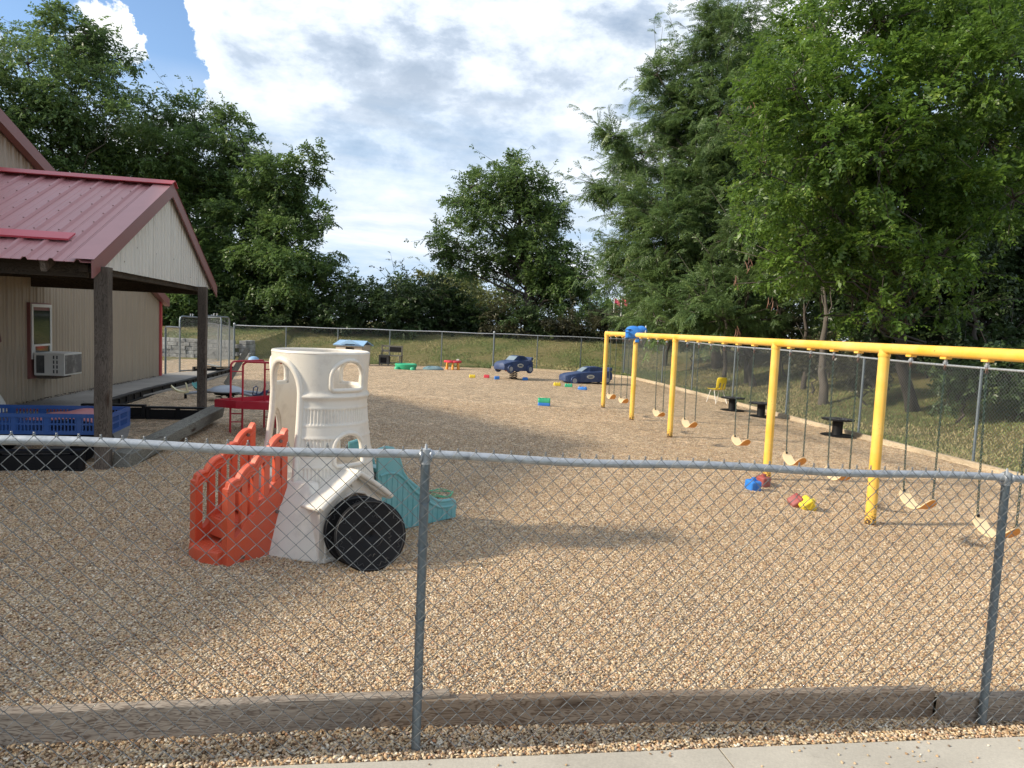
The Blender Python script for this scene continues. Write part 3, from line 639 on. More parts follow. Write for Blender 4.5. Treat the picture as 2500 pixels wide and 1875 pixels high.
names = ['farthest tan belt swing beside the end post', 'second farthest tan belt swing, close to the second yellow post', 'tan belt swing hanging alone between the second and third yellow posts', 'tan belt swing just right of the third yellow post', 'tan belt swing hanging before the fourth yellow post below a black spool', 'tan belt swing just right of the fourth yellow post', 'tan belt swing partly behind the near fence rail left of the fifth post', 'large tan belt swing just right of the fifth yellow post', 'nearest tan belt swing behind the right fence post']
SWD = [(.37, .87, (.47, .25), (.89, .26), .12), (1.39, 1.87, (1.45, .25), (1.89, .26), .13), (3.70, 4.19, (3.78, .26), (4.21, .24), .125), (5.22, 5.73, (5.3, .27), (5.77, .27), .14), (7.20, 7.70, (7.28, .275), (7.69, .28), .155),
       (8.68, 9.15, (8.76, .29), (9.16, .29), .16), (9.63, 10.09, (9.69, .29), (10.1, .31), .16), (10.92, 11.38, (10.98, .315), (11.38, .31), .175), (11.86, 12.31, (11.91, .315), (12.31, .31), .175)]
for nm, (a, b, tl, tr, bo) in zip(names, SWD): swing(a, b, tl, tr, bo, nm)
# blue toddler bucket thrown over the beam
q = bpnt(2.28, BZ+.02)
T = thing('toddler_swing_seat', 'bright blue bucket swing seat flung over the yellow beam', 'swing seat', (q.x, q.y, BZ+.02), 0); T.scale = (1.12, 1.1, 1.05)
def rb(cx, cz, w, d, h, tilt=0, n=16, p=3.0, cy=0):
    out = []
    for j in range(n):
        a = 2*math.pi*j/n; ca, sa = math.cos(a), math.sin(a)
        yy = d/2*math.copysign(abs(ca)**(2/p), ca); zz_ = h/2*math.copysign(abs(sa)**(2/p), sa)
        out.append((cx - tilt*zz_, cy+yy, cz+zz_))
    return out
MB().loft([rb(-.20, -.02, 0, .10, .16), rb(-.185, 0, 0, .20, .25, .1), rb(-.10, .035, 0, .25, .28, .1), rb(.02, .03, 0, .25, .29, .1), rb(.10, .01, 0, .22, .25, .1), rb(.125, .0, 0, .12, .14, .1)]).build('bucket', BLUEB, T, sub=1)
MB().loft([rb(.0, .06, 0, .20, .16, .3), rb(.08, .09, 0, .21, .16, .4), rb(.14, .12, 0, .21, .13, .5), rb(.19, .10, 0, .22, .13, .3), rb(.21, .09, 0, .12, .06, .3)]).build('backrest', BLUEB, T, sub=1)
MB().box((-.16, -.12, .09), (.09, .02, .014)).box((-.17, -.128, .02), (.08, .02, .014)).box((-.18, -.12, -.09), (.07, .02, .018)).build('slot', BLACKP, T)
MB().tube([Vector((.19+.02*math.sin(a), .1*math.sin(a), .05+.13*math.cos(a))) for a in np.linspace(0, 6.28, 17)[:-1]], .009, 6, closed=True).build('strap', WHITEP, T)
MB().box((.02, -.08, -.14), (.08, .09, .07)).build('crotch_flap', BLUEB, T, bevel=.02)

# ------------------------------------------------------------------ TOWER CLIMBER (local X towards the slide, local -Y towards the front shell)
tc0 = gpt(-1.5, 5.55); tang = math.atan2(.835, .55)
TW = thing('play_tower', 'cream lighthouse climber with orange stairs and teal slide', 'climber', tc0, tang); TW.scale = (1, 1, .985)
def Rz(z):
    return float(np.interp(z, [0, .3, .5, .62, .74, .86, .97, 1.08, 1.17, 1.30, 1.5], [.50, .46, .43, .415, .40, .385, .372, .362, .357, .362, .372]))
def pol(th, r, z): a = -R(th); return Vector((r*math.cos(a), r*math.sin(a), z))
def arch(th, z, th0, hw, z0, z1, zc):
    dt = (th-th0+180) % 360-180
    if z < z0 or z > z1 or abs(dt) > hw: return False
    if z > zc: return (dt/hw)**2+((z-zc)/(z1-zc))**2 < 1
    return True
HOLES = [(97, 23, 1.225, 1.455, 1.32), (97, 19, .655, .90, .79), (182, 27, -.2, 1.445, 1.20), (0, 26, .62, 1.17, .98), (0, 22, 1.23, 1.44, 1.33), (-122, 25, 1.235, 1.45, 1.34), (-128, 24, -.2, 1.04, .80), (-55, 22, 1.22, 1.45, 1.32)]
SHZ = []
nth, nz = 720, 150
vs = []; fs = []
for iz in range(nz+1):
    z = 1.5*iz/nz
    for it in range(nth):
        th = 360*it/nth; r = Rz(z)
        d9 = (th-97+180) % 360-180
        front = abs(d9) < 62
        e = 0
        if front:
            for (a, b, lim) in ((.97, 1.08, 999), (.745, .855, -18), (.53, .64, 999)):
                if a < z < b and (lim == 999 or d9 > 22) and abs(d9) < 52: e += -.004+.0042*math.cos(th*math.pi/180*94)
            for (zb, am) in ((1.09, .004), (.96, .004), (.865, .004), (.735, .004), (.65, .004), (.52, .005)):
                if abs(z-zb) < .008: e += am
            e += .020*math.exp(-((z-1.175)/.020)**2)
        # step: bottom flares to a foot at the front
        if z < .35 and 95 < th < 160: e += .04*(1-z/.35)
        vs.append(pol(th, r+e, z))
for iz in range(nz):
    zc_ = 1.5*(iz+.5)/nz
    for it in range(nth):
        th = 360*(it+.5)/nth
        if any(arch(th, zc_, *h) for h in HOLES): continue
        if zc_ < .5 and 65 < th < 112: continue      # crawl-through under the little roof
        a = iz*nth+it; b = iz*nth+(it+1) % nth
        fs.append((a, b, b+nth, a+nth))
sh = MB().add(vs, fs).build('tower_wall', BEIGE, TW, angle=50)
m_ = sh.modifiers.new('thick', 'SOLIDIFY'); m_.thickness = .028; m_.offset = -1
def rim(h, r_=.020, open_=False, dr=.0):
    th0, hw, z0, z1, zc = h; pts = []
    if open_:
        pts += [(th0-hw, z) for z in np.linspace(max(z0, 0), zc, 8)[:-1]]
    else:
        pts += [(th0+t, z0) for t in np.linspace(hw*.86, -hw*.86, 7)] + [(th0-hw, z) for z in np.linspace(z0+.02, zc, 4)[:-1]]
    pts += [(th0-hw*math.cos(a), zc+(z1-zc)*math.sin(a)) for a in np.linspace(0, math.pi, 15)]
    pts += [(th0+hw, z) for z in (np.linspace(zc, max(z0, 0), 8)[1:] if open_ else np.linspace(zc, z0+.02, 4)[1:])]
    P_ = [pol(t, Rz(z)+dr, z) for t, z in pts]
    return P_
fr = MB()
for h in HOLES:
    op = h[2] < 0; fr.tube(rim(h, open_=op, dr=(-.004 if op else 0)), .026 if h[0] == 182 else .018, 10, closed=not op)
fr.build('window_rim', BEIGE, TW)
MB().tube([pol(t, Rz(1.5)-.013, 1.5) for t in range(0, 360, 6)], .016, 8, closed=True).build('top_rim', BEIGE, TW)
MB().lathe([(.40, .50), (.405, .53), (.40, .545), (.01, .546)], 36).build('deck', BEIGE, TW)
# little gabled porch: coordinates (along, p, z) with p towards the viewer
def LP3(u, p, z): return Vector((u, -p, z))
porch = MB()
outl = [(-.42, 0), (-.42, .41), (-.12, .60), (.19, .40), (.19, 0), (.13, 0), (.13, .28), (.09, .40), (0, .47), (-.11, .50), (-.24, .46), (-.33, .37), (-.37, .24), (-.38, 0)]
# keyhole: split in convex strips so that the fill is clean
inn = [(-.375, 0), (-.375, .24), (-.33, .36), (-.24, .44), (-.115, .48), (.0, .45), (.09, .37), (.135, .25), (.135, 0)]
out = [(-.43, 0), (-.43, .26), (-.43, .36), (-.38, .435), (-.115, .60), (.08, .475), (.19, .40), (.19, .28), (.19, 0)]
for k in range(len(inn)-1):
    porch.prism([inn[k], inn[k+1], out[k+1], out[k]], lambda u_, v_, s_: LP3(u_, .485+.02*s_, v_))
porch.prism([(-.43, 0), (-.43, .40), (-.385, .40), (-.385, 0)], lambda u_, v_, s_: LP3(u_, .34+.125*s_, v_))
porch.prism([(.145, 0), (.145, .40), (.19, .40), (.19, 0)], lambda u_, v_, s_: LP3(u_, .34+.125*s_, v_))
porch.tube([LP3(inn[k][0], .508, inn[k][1]) for k in range(len(inn))], .010, 8)
porch.lathe([(.030, 0), (.030, .004)], 20, LP3(-.115, .512, .545), Matrix.Rotation(R(90), 3, 'X')@Matrix.Scale(1, 3))
porch.build('porch_front', BEIGE, TW)
rf = MB()
def roofslab(a, b, w0, w1, th):
    n = 8; rings = []
    for i in range(n+1):
        f = i/n; u_ = a[0]+(b[0]-a[0])*f; z_ = a[1]+(b[1]-a[1])*f-.012*math.sin(math.pi*f)
        p0 = w0[0]+(w1[0]-w0[0])*f; p1 = w0[1]+(w1[1]-w0[1])*f
        rings.append([LP3(u_, p0, z_), LP3(u_, p1-.01, z_+.004), LP3(u_, p1, z_-th/2), LP3(u_, p1-.01, z_-th), LP3(u_, p0, z_-th)])
    rf.loft(rings)
roofslab((-.475, .435), (-.12, .645), (.36, .575), (.30, .565), .04)
roofslab((-.12, .645), (.235, .41), (.26, .565), (.26, .565), .045)
rf.tube([LP3(-.475, .565, .418), LP3(-.43, .568, .452), LP3(-.30, .568, .528), LP3(-.15, .568, .612), LP3(-.12, .568, .628), LP3(-.09, .568, .612), LP3(.08, .568, .503), LP3(.235, .566, .392)], .022, 10)
rf.tube([LP3(-.475, .37, .418), LP3(-.475, .565, .418)], .020, 10)
rf.tube([LP3(-.12, .27, .632), LP3(-.12, .57, .632)], .022, 10)
rf.build('porch_roof', BEIGE, TW, bevel=.006)
MB().prism([(-.40, 0), (-.40, .03), (.16, .03), (.16, 0)], lambda u_, v_, s_: LP3(u_, .44+.09*s_, v_)).build('sill', BEIGE, TW, bevel=.006)
# corner foot left of the porch
MB().loft([[LP3(-.60, .12, 0), LP3(-.44, .50, 0), LP3(-.36, .50, 0), LP3(-.36, .16, 0)], [LP3(-.50, .13, .36), LP3(-.41, .45, .36), LP3(-.36, .46, .36), LP3(-.34, .16, .36)], [LP3(-.42, .12, .56), LP3(-.37, .33, .56), LP3(-.3, .36, .56), LP3(-.3, .14, .56)]]).build('corner_foot', BEIGE, TW, bevel=.03)
# orange stairs
def rail(pc, sgn, name='stair_rail'):
    o = MB(); 
    def Pf(th): return lambda u_, v_, s_: LP3(u_, pc+th/2*s_, v_)
    L0, L1 = -.92, -.435
    topz = lambda u_: .57+(.93-.57)*(u_-L0)/(L1-L0)
    scal = []
    for i in range(49):
        f = i/48; u_ = L0+(L1-L0)*f; s3 = abs(math.sin(math.pi*(f*4.0+.25)))
        scal.append((u_, topz(u_)+.030*(s3**.7)-.005-(.03 if f < .04 else 0)))
    bot = [(u_, z_-.085) for u_, z_ in scal][::-1]
    # band drawn in slices so concave outline fills well
    for i in range(48):
        a, b = scal[i], scal[i+1]; o.add([Pf(.058)(a[0], a[1]-.085, s) for s in (-1, 1)]+[Pf(.058)(a[0], a[1], s) for s in (1, -1)]+[Pf(.058)(b[0], b[1]-.085, s) for s in (-1, 1)]+[Pf(.058)(b[0], b[1], s) for s in (1, -1)],
                                      [(0, 1, 5, 4), (1, 2, 6, 5), (2, 3, 7, 6), (3, 0, 4, 7)] + ([(3, 2, 1, 0)] if i == 0 else []) + ([(4, 5, 6, 7)] if i == 47 else []))
    o.tube([LP3(u_, pc+.024*sgn, z_-.012) for u_, z_ in scal], .014, 6); o.tube([LP3(u_, pc+.026*sgn, z_-.052) for u_, z_ in scal], .011, 6)
    base = lambda u_: .16+(.64-.16)*(u_-L0)/(L1-L0)
    low = [(L0, 0), (L0, base(L0))]+[(L0+(L1-L0)*f, base(L0+(L1-L0)*f)+.018*math.sin(f*25)) for f in np.linspace(.08, .92, 14)]+[(L1, base(L1)), (L1, 0)]
    o.prism(low, Pf(.050))
    o.prism([(L0-.004, 0), (L0-.004, .57), (L0+.055, .60), (L0+.055, 0)], Pf(.064)); o.prism([(L1-.045, 0), (L1-.045, .88), (L1+.004, .92), (L1+.004, 0)], Pf(.062))
    for k in range(4):
        u_ = L0+.115+k*.091; o.prism([(u_, base(u_)-.05), (u_, topz(u_)-.04), (u_+.048, topz(u_+.048)-.04), (u_+.048, base(u_)-.05)], Pf(.036))
    ob = o.build(name, ORANGE, TW, bevel=.007)
    bt = MB(); M9 = Matrix.Rotation(R(90), 3, 'X')
    for (u_, z_) in ((-.50, .86), (-.52, .34), (-.80, .07)): bt.lathe([(.013, -.006), (.013, .006), (.004, .008)], 12, LP3(u_, pc+.034*sgn, z_), M9)
    bt.build('bolt', RUST, ob)
rail(.125, 1); rail(-.245, 1)
for k, (u0, z_) in enumerate(((-.955, .13), (-.80, .30), (-.64, .46))):
    st = MB(); n = 9; rings = []
    for i in range(n):
        f = -1+2*i/(n-1); bow = .035*(1-f*f) if k == 0 else .015*(1-f*f); pc = -.06+f*.165
        rings.append([LP3(u0-bow, pc, z_-.14), LP3(u0-bow-.01, pc, z_-.035), LP3(u0-bow-.004, pc, z_-.006), LP3(u0-bow+.03, pc, z_), LP3(u0+.20, pc, z_), LP3(u0+.20, pc, z_-.14)])
    st.loft(rings)
    for j in range(5): st.tube([LP3(u0+.02+.03*j-.02*(1-f*f), -.06+f*.15, z_+.001) for f in (-1, -.5, 0, .5, 1)], .005, 5)
    st.build('step', ORANGE, TW, bevel=.008)
# teal slide
sv = Vector((.66, .72, 0)).normalized(); s0 = Vector((-1.07, 5.72, gzf(-1.07, 5.72))); sl_ = thing('slide', None, None, (0, 0, 0)); sl_.parent = TW
bpy.context.view_layer.update()
sl_.matrix_world = Matrix.LocRotScale(s0, Matrix.Rotation(math.atan2(sv.y, sv.x), 3, 'Z').to_quaternion(), (1, 1, 1)); sl_.matrix_parent_inverse = TW.matrix_world.inverted(); sl_.matrix_basis = Matrix.LocRotScale(s0, Matrix.Rotation(math.atan2(sv.y, sv.x), 3, 'Z').to_quaternion(), (1, 1, 1))
prof = [(0, .70), (.08, .715), (.15, .70), (.20, .65), (.235, .57), (.26, .49), (.31, .425), (.40, .355), (.50, .285), (.60, .215), (.68, .175), (.76, .165), (.84, .165), (.875, .14), (.885, .08)]
for yside, nm in ((0, 'slide_wall'), (.40, 'slide_wall')):
    o = MB(); sg = -1 if yside == 0 else 1
    for a, b in zip(prof[:-1], prof[1:]): o.prism([(a[0], 0), (a[0], a[1]), (b[0], b[1]), (b[0], 0)], lambda u_, v_, s_: Vector((u_, yside+.014*s_, v_)))
    o.tube([(u_, yside, z_) for u_, z_ in prof], [.018]*len(prof), 10)
    lip = [(.02, .50), (.10, .515), (.20, .50), (.28, .44)]+[(u_, z_-.04) for u_, z_ in prof[7:13]]
    o.tube([(u_, yside+sg*.014, z_-.01) for u_, z_ in lip], .013, 8)
    for k in range(15):
        u_ = .04+k*.057; zt = float(np.interp(u_, [l[0] for l in lip], [l[1] for l in lip]))-.02
        o.tube([(u_, yside+sg*.014, 0), (u_, yside+sg*.012, zt)], .009, 6)
    o.build(nm, TEAL, sl_, fix=True)
bed = [(0, .55), (.12, .54), (.25, .40), (.45, .24), (.62, .13), (.75, .08), (.88, .07)]
o = MB(); o.loft([[(u_, .01, z_-.03), (u_, .01, z_), (u_, .39, z_), (u_, .39, z_-.03)] for u_, z_ in bed]); o.build('slide_bed', TEAL, sl_)
# black jigsaw discs
def disc(label, bx, by, nrm, r, lean, zoff=0):
    nn = Vector((*nrm, 0)).normalized(); q = gpt(bx, by)
    T = thing('round_disc', label, 'disc', (q.x, q.y, float(gravel_z(q.x, q.y))+zoff), math.atan2(nn.y, nn.x)-math.pi/2, 'black plastic discs leaning on the climber')
    M0 = Matrix.Rotation(R(90)-lean, 3, 'X')     # local z -> facing direction (+y) leaned
    M0 = Matrix.Rotation(-(math.pi/2-lean), 3, 'X'); cc = M0 @ Vector((0, -r, 0))
    c0 = Vector((0, -0.0, r*math.cos(lean)))+Vector((0, -r*math.sin(lean), 0))
    body = MB().lathe([(r-.012, -.014), (r, -.006), (r, .006), (r-.012, .012), (r-.03, .008), (.09, .006), (.085, .001), (.02, .001), (.013, -.004), (.0125, -.0139)], 56, c0, M0)
    body.build('disc_body', BLACKP, T)
    g = MB()
    for rr_, amp, nn_ in ((r*.83, .012, 14), (r*.55, .010, 9)):
        for k in range(nn_):
            if k % 2: continue
            a0 = 2*math.pi*k/nn_; pts = [c0+M0@Vector(((rr_+amp*math.sin(j*1.6))*math.cos(a0+j*.055), (rr_+amp*math.sin(j*1.6))*math.sin(a0+j*.055), .009)) for j in range(9)]
            g.tube(pts, .0035, 5)
    g.tube([c0+M0@Vector((r*.94*math.cos(a), r*.94*math.sin(a), .011)) for a in np.linspace(0, 6.283, 49)[:-1]], .004, 5, closed=True)
    g.build('raised_pattern', plastic('worn_black_plastic', (.020, .020, .021), .5, .2, fade=0), T)
disc('front black disc with raised jigsaw pattern and centre hole', -.93, 4.84, (.34, -.94), .250, R(12))
disc('plain dark disc half hidden behind the front black disc', -1.045, 4.985, (.42, -.90), .250, R(7))

# ------------------------------------------------------------------ SMALL TOYS
def brick(label, px, py, mat, rz, l=.22, w=.11, h=.09, studs=3, dz=0, tilt=0, pos=None, name='toy_brick'):
    q = pos if pos is not None else G(px, py); z = float(gravel_z(q.x, q.y))+dz
    T = thing(name, label, 'toy brick', (q.x, q.y, z), rz, 'big plastic building bricks on the gravel')
    if tilt: T.rotation_euler = (tilt, .2, rz)
    MB().loft([[(x*l/2*s_, y*w/2*s_, zz_) for x, y in ((-1, -.75), (-.85, -1), (.85, -1), (1, -.75), (1, .75), (.85, 1), (-.85, 1), (-1, .75))] for zz_, s_ in ((0, .96), (.01, 1), (h-.012, 1), (h, .94))]).build('brick_body', mat, T, bevel=.004)
    for i in range(studs):
        x = (i-(studs-1)/2)*l/studs
        MB().lathe([(w*.26, h-.002), (w*.26, h+.02), (w*.20, h+.026)], 14, (x, 0, 0)).build('stud', mat, T)
    return T
brick('yellow toy brick lying farthest left among the far bricks', 1153, 922, YEL, .1)
brick('red toy brick touching a blue one near the first blue car', 1188, 923, REDP, -.1, l=.2)
brick('blue toy brick touching the red one near the first blue car', 1213, 926, BLUEB, .3, l=.18)
brick('blue toy brick alone below the first blue car', 1282, 928, BLUEB, .5, l=.2)
brick('yellow toy brick left of the second blue car', 1360, 942, YEL, .1, l=.24)
brick('green toy brick half under the second blue car', 1388, 945, GREEN, -.05, l=.26)
brick('blue toy brick in front of the second blue car', 1422, 952, BLUEB, -.35, l=.3, h=.08)
qb = G(1328, 991)
brick('blue toy brick under the green studded one', 0, 0, BLUEB, -.06, l=.30, w=.15, h=.075, studs=0, pos=qb)
brick('green studded toy brick stacked on a blue one', 0, 0, GREEN, -.06, l=.30, w=.15, h=.085, studs=4, dz=.077, pos=qb)
def pod(label, px, py, mat, rz, tilt, ty=0, s=1.0, dz=.05):
    q = G(px, py); T = thing('toy_block', label, 'toy block', (q.x, q.y, float(gravel_z(q.x, q.y))+dz), rz, 'rounded toy blocks by the near swing posts'); T.rotation_euler = (tilt, ty, rz)
    a = .075*s
    MB().loft([[(x*a*f, y*a*f, zz_*s) for x, y in ((-1, -.82), (-.82, -1), (.82, -1), (1, -.82), (1, .82), (.82, 1), (-.82, 1), (-1, .82))] for zz_, f in ((-.075, .8), (-.06, 1), (.06, 1), (.075, .8))]).build('block_body', mat, T, bevel=.008)
    MB().lathe([(.030*s, .07*s), (.030*s, .10*s), (.022*s, .108*s)], 14).lathe([(.02*s, -.078*s), (.02*s, -.074*s)], 12).build('stud', mat, T)
    g = MB()
    for sx in (-1, 1): g.tube([(sx*.04*s, -a-.001, -.05*s), (0, -a-.001, 0), (sx*.04*s, -a-.001, .05*s)], .004, 5)
    g.build('rib', mat, T)
pod('blue rounded toy block touching a brick red one', 1838, 1190, BLUEB, .35, .1, 0, 1.05)
pod('brick red rounded toy block beside the blue one', 1862, 1182, DARKR, .5, .1, 0, 1.0)
pod('brick red tilted toy block beside the yellow one', 1945, 1232, DARKR, .6, .5, .8, 1.0)
pod('yellow tilted toy block beside a brick red one', 1968, 1237, YEL, .5, .4, .9, 1.05)
q = G(1070, 1212); zz0 = float(gravel_z(q.x, q.y))
o = MB()
for k in range(3): o.tube([(q.x+(.135-.012*k)*math.cos(a)+.02*k, q.y+(.15-.01*k)*math.sin(a), zz0+.012+.010*k+.008*math.sin(3*a+k)) for a in np.linspace(0, 6.283, 33)[:-1]], .004, 5, closed=True)
tag(o.build('toy_hoop', GREEN), 'thin green plastic hoop behind the teal slide', 'hoop')

# blue cars on springs
def spring(mb, x, y, z0, z1, r=.10, turns=5, w=.013):
    mb.tube([(x+r*math.cos(t), y+r*math.sin(t), z0+(z1-z0)*t/(2*math.pi*turns)) for t in np.linspace(0, 2*math.pi*turns, turns*14)], w, 6)
def spring_car(label, px, py, z0, ln, heading, zsp, pitch=0):
    q = G(px, py) if isinstance(px, (int, float)) else px
    T = thing('spring_car', label, 'spring rider', (q.x, q.y, z0), heading, 'blue racing car spring riders'); T.rotation_euler = (0, pitch, heading); T.scale = (1, 1, 1.04)
    wd = .33
    # stations front (x>0) to rear: x, half width bottom, half width top, z bottom, z shoulder
    st = [(1.0, .60, .55, .10, .20), (.97, .86, .80, .06, .27), (.80, 1.0, .93, .03, .32), (.45, 1.0, .92, .02, .36), (.15, 1.0, .92, .02, .385), (-.5, 1.0, .93, .02, .40), (-.85, .98, .92, .05, .40), (-.97, .92, .86, .10, .37), (-1.0, .8, .7, .14, .33)]
    rings = []
    for x, hb, ht, zb, zt in st:
        x *= ln/2; rings.append([(x, -wd*hb, zb), (x, -wd*hb*1.03, (zb+zt)/2), (x, -wd*ht, zt-.02), (x, -wd*ht*.8, zt+.01), (x, wd*ht*.8, zt+.01), (x, wd*ht, zt-.02), (x, wd*hb*1.03, (zb+zt)/2), (x, wd*hb, zb)])
    body = MB().loft(rings).build('body', BLUED, T, bevel=.01)
    cab = [(.30, .80, .36, .38), (.02, .78, .36, .54), (-.12, .76, .36, .565), (-.45, .74, .36, .555), (-.62, .72, .36, .51), (-.80, .7, .36, .40)]
    MB().loft([[(x*ln/2, -wd*h, zb), (x*ln/2, -wd*h*.78, zt), (x*ln/2, wd*h*.78, zt), (x*ln/2, wd*h, zb)] for x, h, zb, zt in cab]).build('cabin', BLUED, T, bevel=.02)
    g = MB()
    for sy in (-1, 1):
        for (x0, x1) in ((-.06, -.42),):
            for k in range(6): x = (x0+(x1-x0)*k/5)*ln/2; g.tube([(x, sy*wd*.77, .40), (x, sy*wd*.645, .535)], .007, 5)
            for k in range(4): z_ = .42+.034*k; yy = sy*(wd*.775-(z_-.38)*.19); g.tube([(x0*ln/2, yy, z_), (x1*ln/2, yy, z_)], .007, 5)
    g.build('window_net', BLUED, T)
    MB().prism([(-.84, .40), (-.84, .50), (-.98, .52), (-.98, .40)], lambda u_, v_, s_: Vector((u_*ln/2, .29*s_, v_))).build('spoiler', BLUED, T, bevel=.008)
    MB().prism([(.275, .392), (.04, .530), (.03, .523), (.265, .385)], lambda u_, v_, s_: Vector((u_*ln/2, wd*.66*s_, v_+.006))).build('windscreen', plastic('pale_blue_plastic', (.16, .22, .27), .4, .2), T)
    MY = Matrix.Rotation(R(90), 3, 'X')
    for sx in (.62, -.72):
        for sy in (-1, 1):
            w_ = MB().lathe([(.14, -.05), (.15, -.035), (.15, .035), (.14, .05)], 24, (sx*ln/2, sy*(wd*.98), .09), MY).build('wheel', BLACKP if False else BLUED, T)
            MB().lathe([(.085, -.054), (.085, .054)], 20, (sx*ln/2, sy*(wd*.98+.003), .09), MY).build('hub', SILV, w_)
    for sy in (-1, 1):
        MB().lathe([(.10, 0), (.10, .008)], 28, (-.05*ln/2, sy*wd*1.035, .215), Matrix.Rotation(R(90), 3, 'X')@Matrix.Diagonal((1.55, .72, 1))).build('oval_badge', plastic('badge_cream', (.50, .50, .42), .5, .2), T)
        m2 = MB()
        for k in range(4):
            xx = (-.05*ln/2)-.08+.045*k; m2.tube([(xx, sy*wd*1.035+sy*.010, .185), (xx+.02, sy*wd*1.035+sy*.010, .245), (xx+.04, sy*wd*1.035+sy*.010, .19)], .008, 5)
        m2.build('badge_mark', BLUED, T)
    MB().tube([(-.1, 0, .3), (.15, 0, .42)], .02, 8).tube([(.2+.02*math.sin(a), .11*math.cos(a), .42+.09*math.sin(a)) for a in np.linspace(0, 6.283, 17)[:-1]], .012, 6, closed=True)
    s_ = MB(); spring(s_, .07, 0, zsp-z0, .02, .075); spring(s_, -.12, 0, zsp-z0, .02, .075); s_.build('coil_spring', BLACKP, T)
    MB().box((0, 0, zsp-z0+.01), (.4, .25, .02)).build('ground_plate', BLACKP, T)
    MB().box((.22, 0, .015), (.25, .18, .05)).build('foot_rest', REDP, T, bevel=.01)
    return T
spring_car('smaller looking blue racing car raised high on its springs, left of the pair', Vector((.02, 26.4, 0)), 0, .13, 1.50, R(180+44), gzf(0, 26.3), R(-1))
spring_car('large blue racing car sitting low with oval badge, right of the pair', Vector((2.72, 26.3, 0)), 0, -.16, 1.95, R(180+20), gzf(2.6, 26.2), R(2))

# spools
def spool(px, py, label, r, h):
    q = G(px, py); T = thing('cable_spool', label, 'cable spool', (q.x, q.y, gzf(q.x, q.y)+.0), random.random(), 'black cable spools used as tables along the side fence')
    MB().lathe([(r, 0), (r, .022), (r-.02, .03), (.1, .03)], 36).build('base_flange', BLACKP, T)
    MB().lathe([(r*.34, .02), (r*.32, .05), (r*.32, h-.05), (r*.34, h-.02)], 28).build('drum', BLACKP, T)
    t_ = MB().lathe([(r-.01, h-.03), (r, h-.025), (r, h-.004), (r-.015, h), (.05, h)], 36).build('top_flange', BLACKP, T)
    g = MB()
    for k in range(12): a = 2*math.pi*k/12; g.tube([(r*.25*math.cos(a), r*.25*math.sin(a), h+.003), (r*.93*math.cos(a), r*.93*math.sin(a), h+.003)], .006, 5)
    for rr_ in (.45, .72): g.tube([(r*rr_*math.cos(a), r*rr_*math.sin(a), h+.004) for a in np.linspace(0, 6.283, 33)[:-1]], .005, 5, closed=True)
    g.build('rib', plastic('dusty_black_plastic', (.05, .052, .056), .5, .2, fade=0), T)
spool(1787, 1003, 'black cable spool farthest away, just right of the yellow chair', .32, .37)
spool(1857, 1018, 'black cable spool in the middle, left of the fourth yellow post', .32, .37)
spool(2043, 1064, 'nearest and largest looking black cable spool, right of the fourth yellow post', .34, .38)
# yellow chair
q = G(1748, 984); T = thing('child_chair', 'yellow plastic school chair with pale metal legs by the side border', 'chair', (q.x, q.y, gzf(q.x, q.y)), R(200))
def cr(y, z, w, c=.0): return [Vector((x*w/2, y-c*(x*x), z+.03*x*x*(1 if z < .5 else 0))) for x in np.linspace(-1, 1, 9)]
# seat then back, facing local -y
prof_ = [(-.24, .40, .36), (-.22, .425, .42), (0, .41, .42), (.14, .405, .40), (.20, .44, .36), (.235, .52, .34), (.265, .64, .37), (.285, .76, .38), (.29, .80, .30)]
vs = []; fs = []
for i, (y, z, w) in enumerate(prof_):
    for x in np.linspace(-1, 1, 9): vs.append(Vector((x*w/2, y-(.05*x*x if i > 4 else 0), z+(.02*x*x if i < 5 else 0))))
for i in range(len(prof_)-1):
    for j in range(8):
        if i in (4, 5) and j in (2, 5): continue
        fs.append((i*9+j, i*9+j+1, (i+1)*9+j+1, (i+1)*9+j))
o = MB().add(vs, fs).build('seat_shell', YEL, T); mm = o.modifiers.new('t', 'SOLIDIFY'); mm.thickness = .012; o.modifiers.new('s', 'SUBSURF').render_levels = 1
for sx in (-1, 1):
    MB().tube([(sx*.19, -.22, 0), (sx*.15, -.10, .39)], .011, 8).build('leg', WHITEP, T); MB().tube([(sx*.20, .27, 0), (sx*.15, .08, .39)], .011, 8).build('leg', WHITEP, T)
MB().tube([(-.15, -.10, .39), (.15, -.10, .39)], .01, 8).tube([(-.15, .08, .39), (.15, .08, .39)], .01, 8).build('seat_frame', WHITEP, T)
# far toys
q = Vector((-7.12, 31.6, 0)); gzq = gzf(q.x, q.y)
T = thing('playhouse', 'small cream plastic playhouse with light blue roof behind the tower', 'playhouse', (q.x, q.y, gzq), R(-12)); T.scale = (1, 1, .95)
o = MB()
for (x0, x1, z0, z1) in ((-.62, -.15, 0, .95), (.25, .62, 0, .95), (-.15, .25, .83, .95), (-.15, .25, 0, .35)): o.box(((x0+x1)/2, -.45, (z0+z1)/2), (x1-x0, .05, z1-z0))
o.box((-.6, 0, .475), (.05, .84, .95)).box((.6, 0, .475), (.05, .84, .95)).box((0, .45, .475), (1.15, .05, .95))
o.prism([(-.45, .95), (.45, .95), (0, 1.12)], lambda u_, v_, s_: Vector((u_, -.43+.02*s_, v_)))
o.build('wall', plastic('playhouse_cream', (.52, .44, .34), .5, .25), T, bevel=.01)
o = MB()
for k in range(6): o.tube([(-.63, -.478, .12+.14*k), (-.16, -.478, .12+.14*k)], .006, 4).tube([(.26, -.478, .12+.14*k), (.63, -.478, .12+.14*k)], .006, 4)
o.build('board_lines', plastic('line_brown', (.22, .17, .12), .6, .1), T)
o = MB()
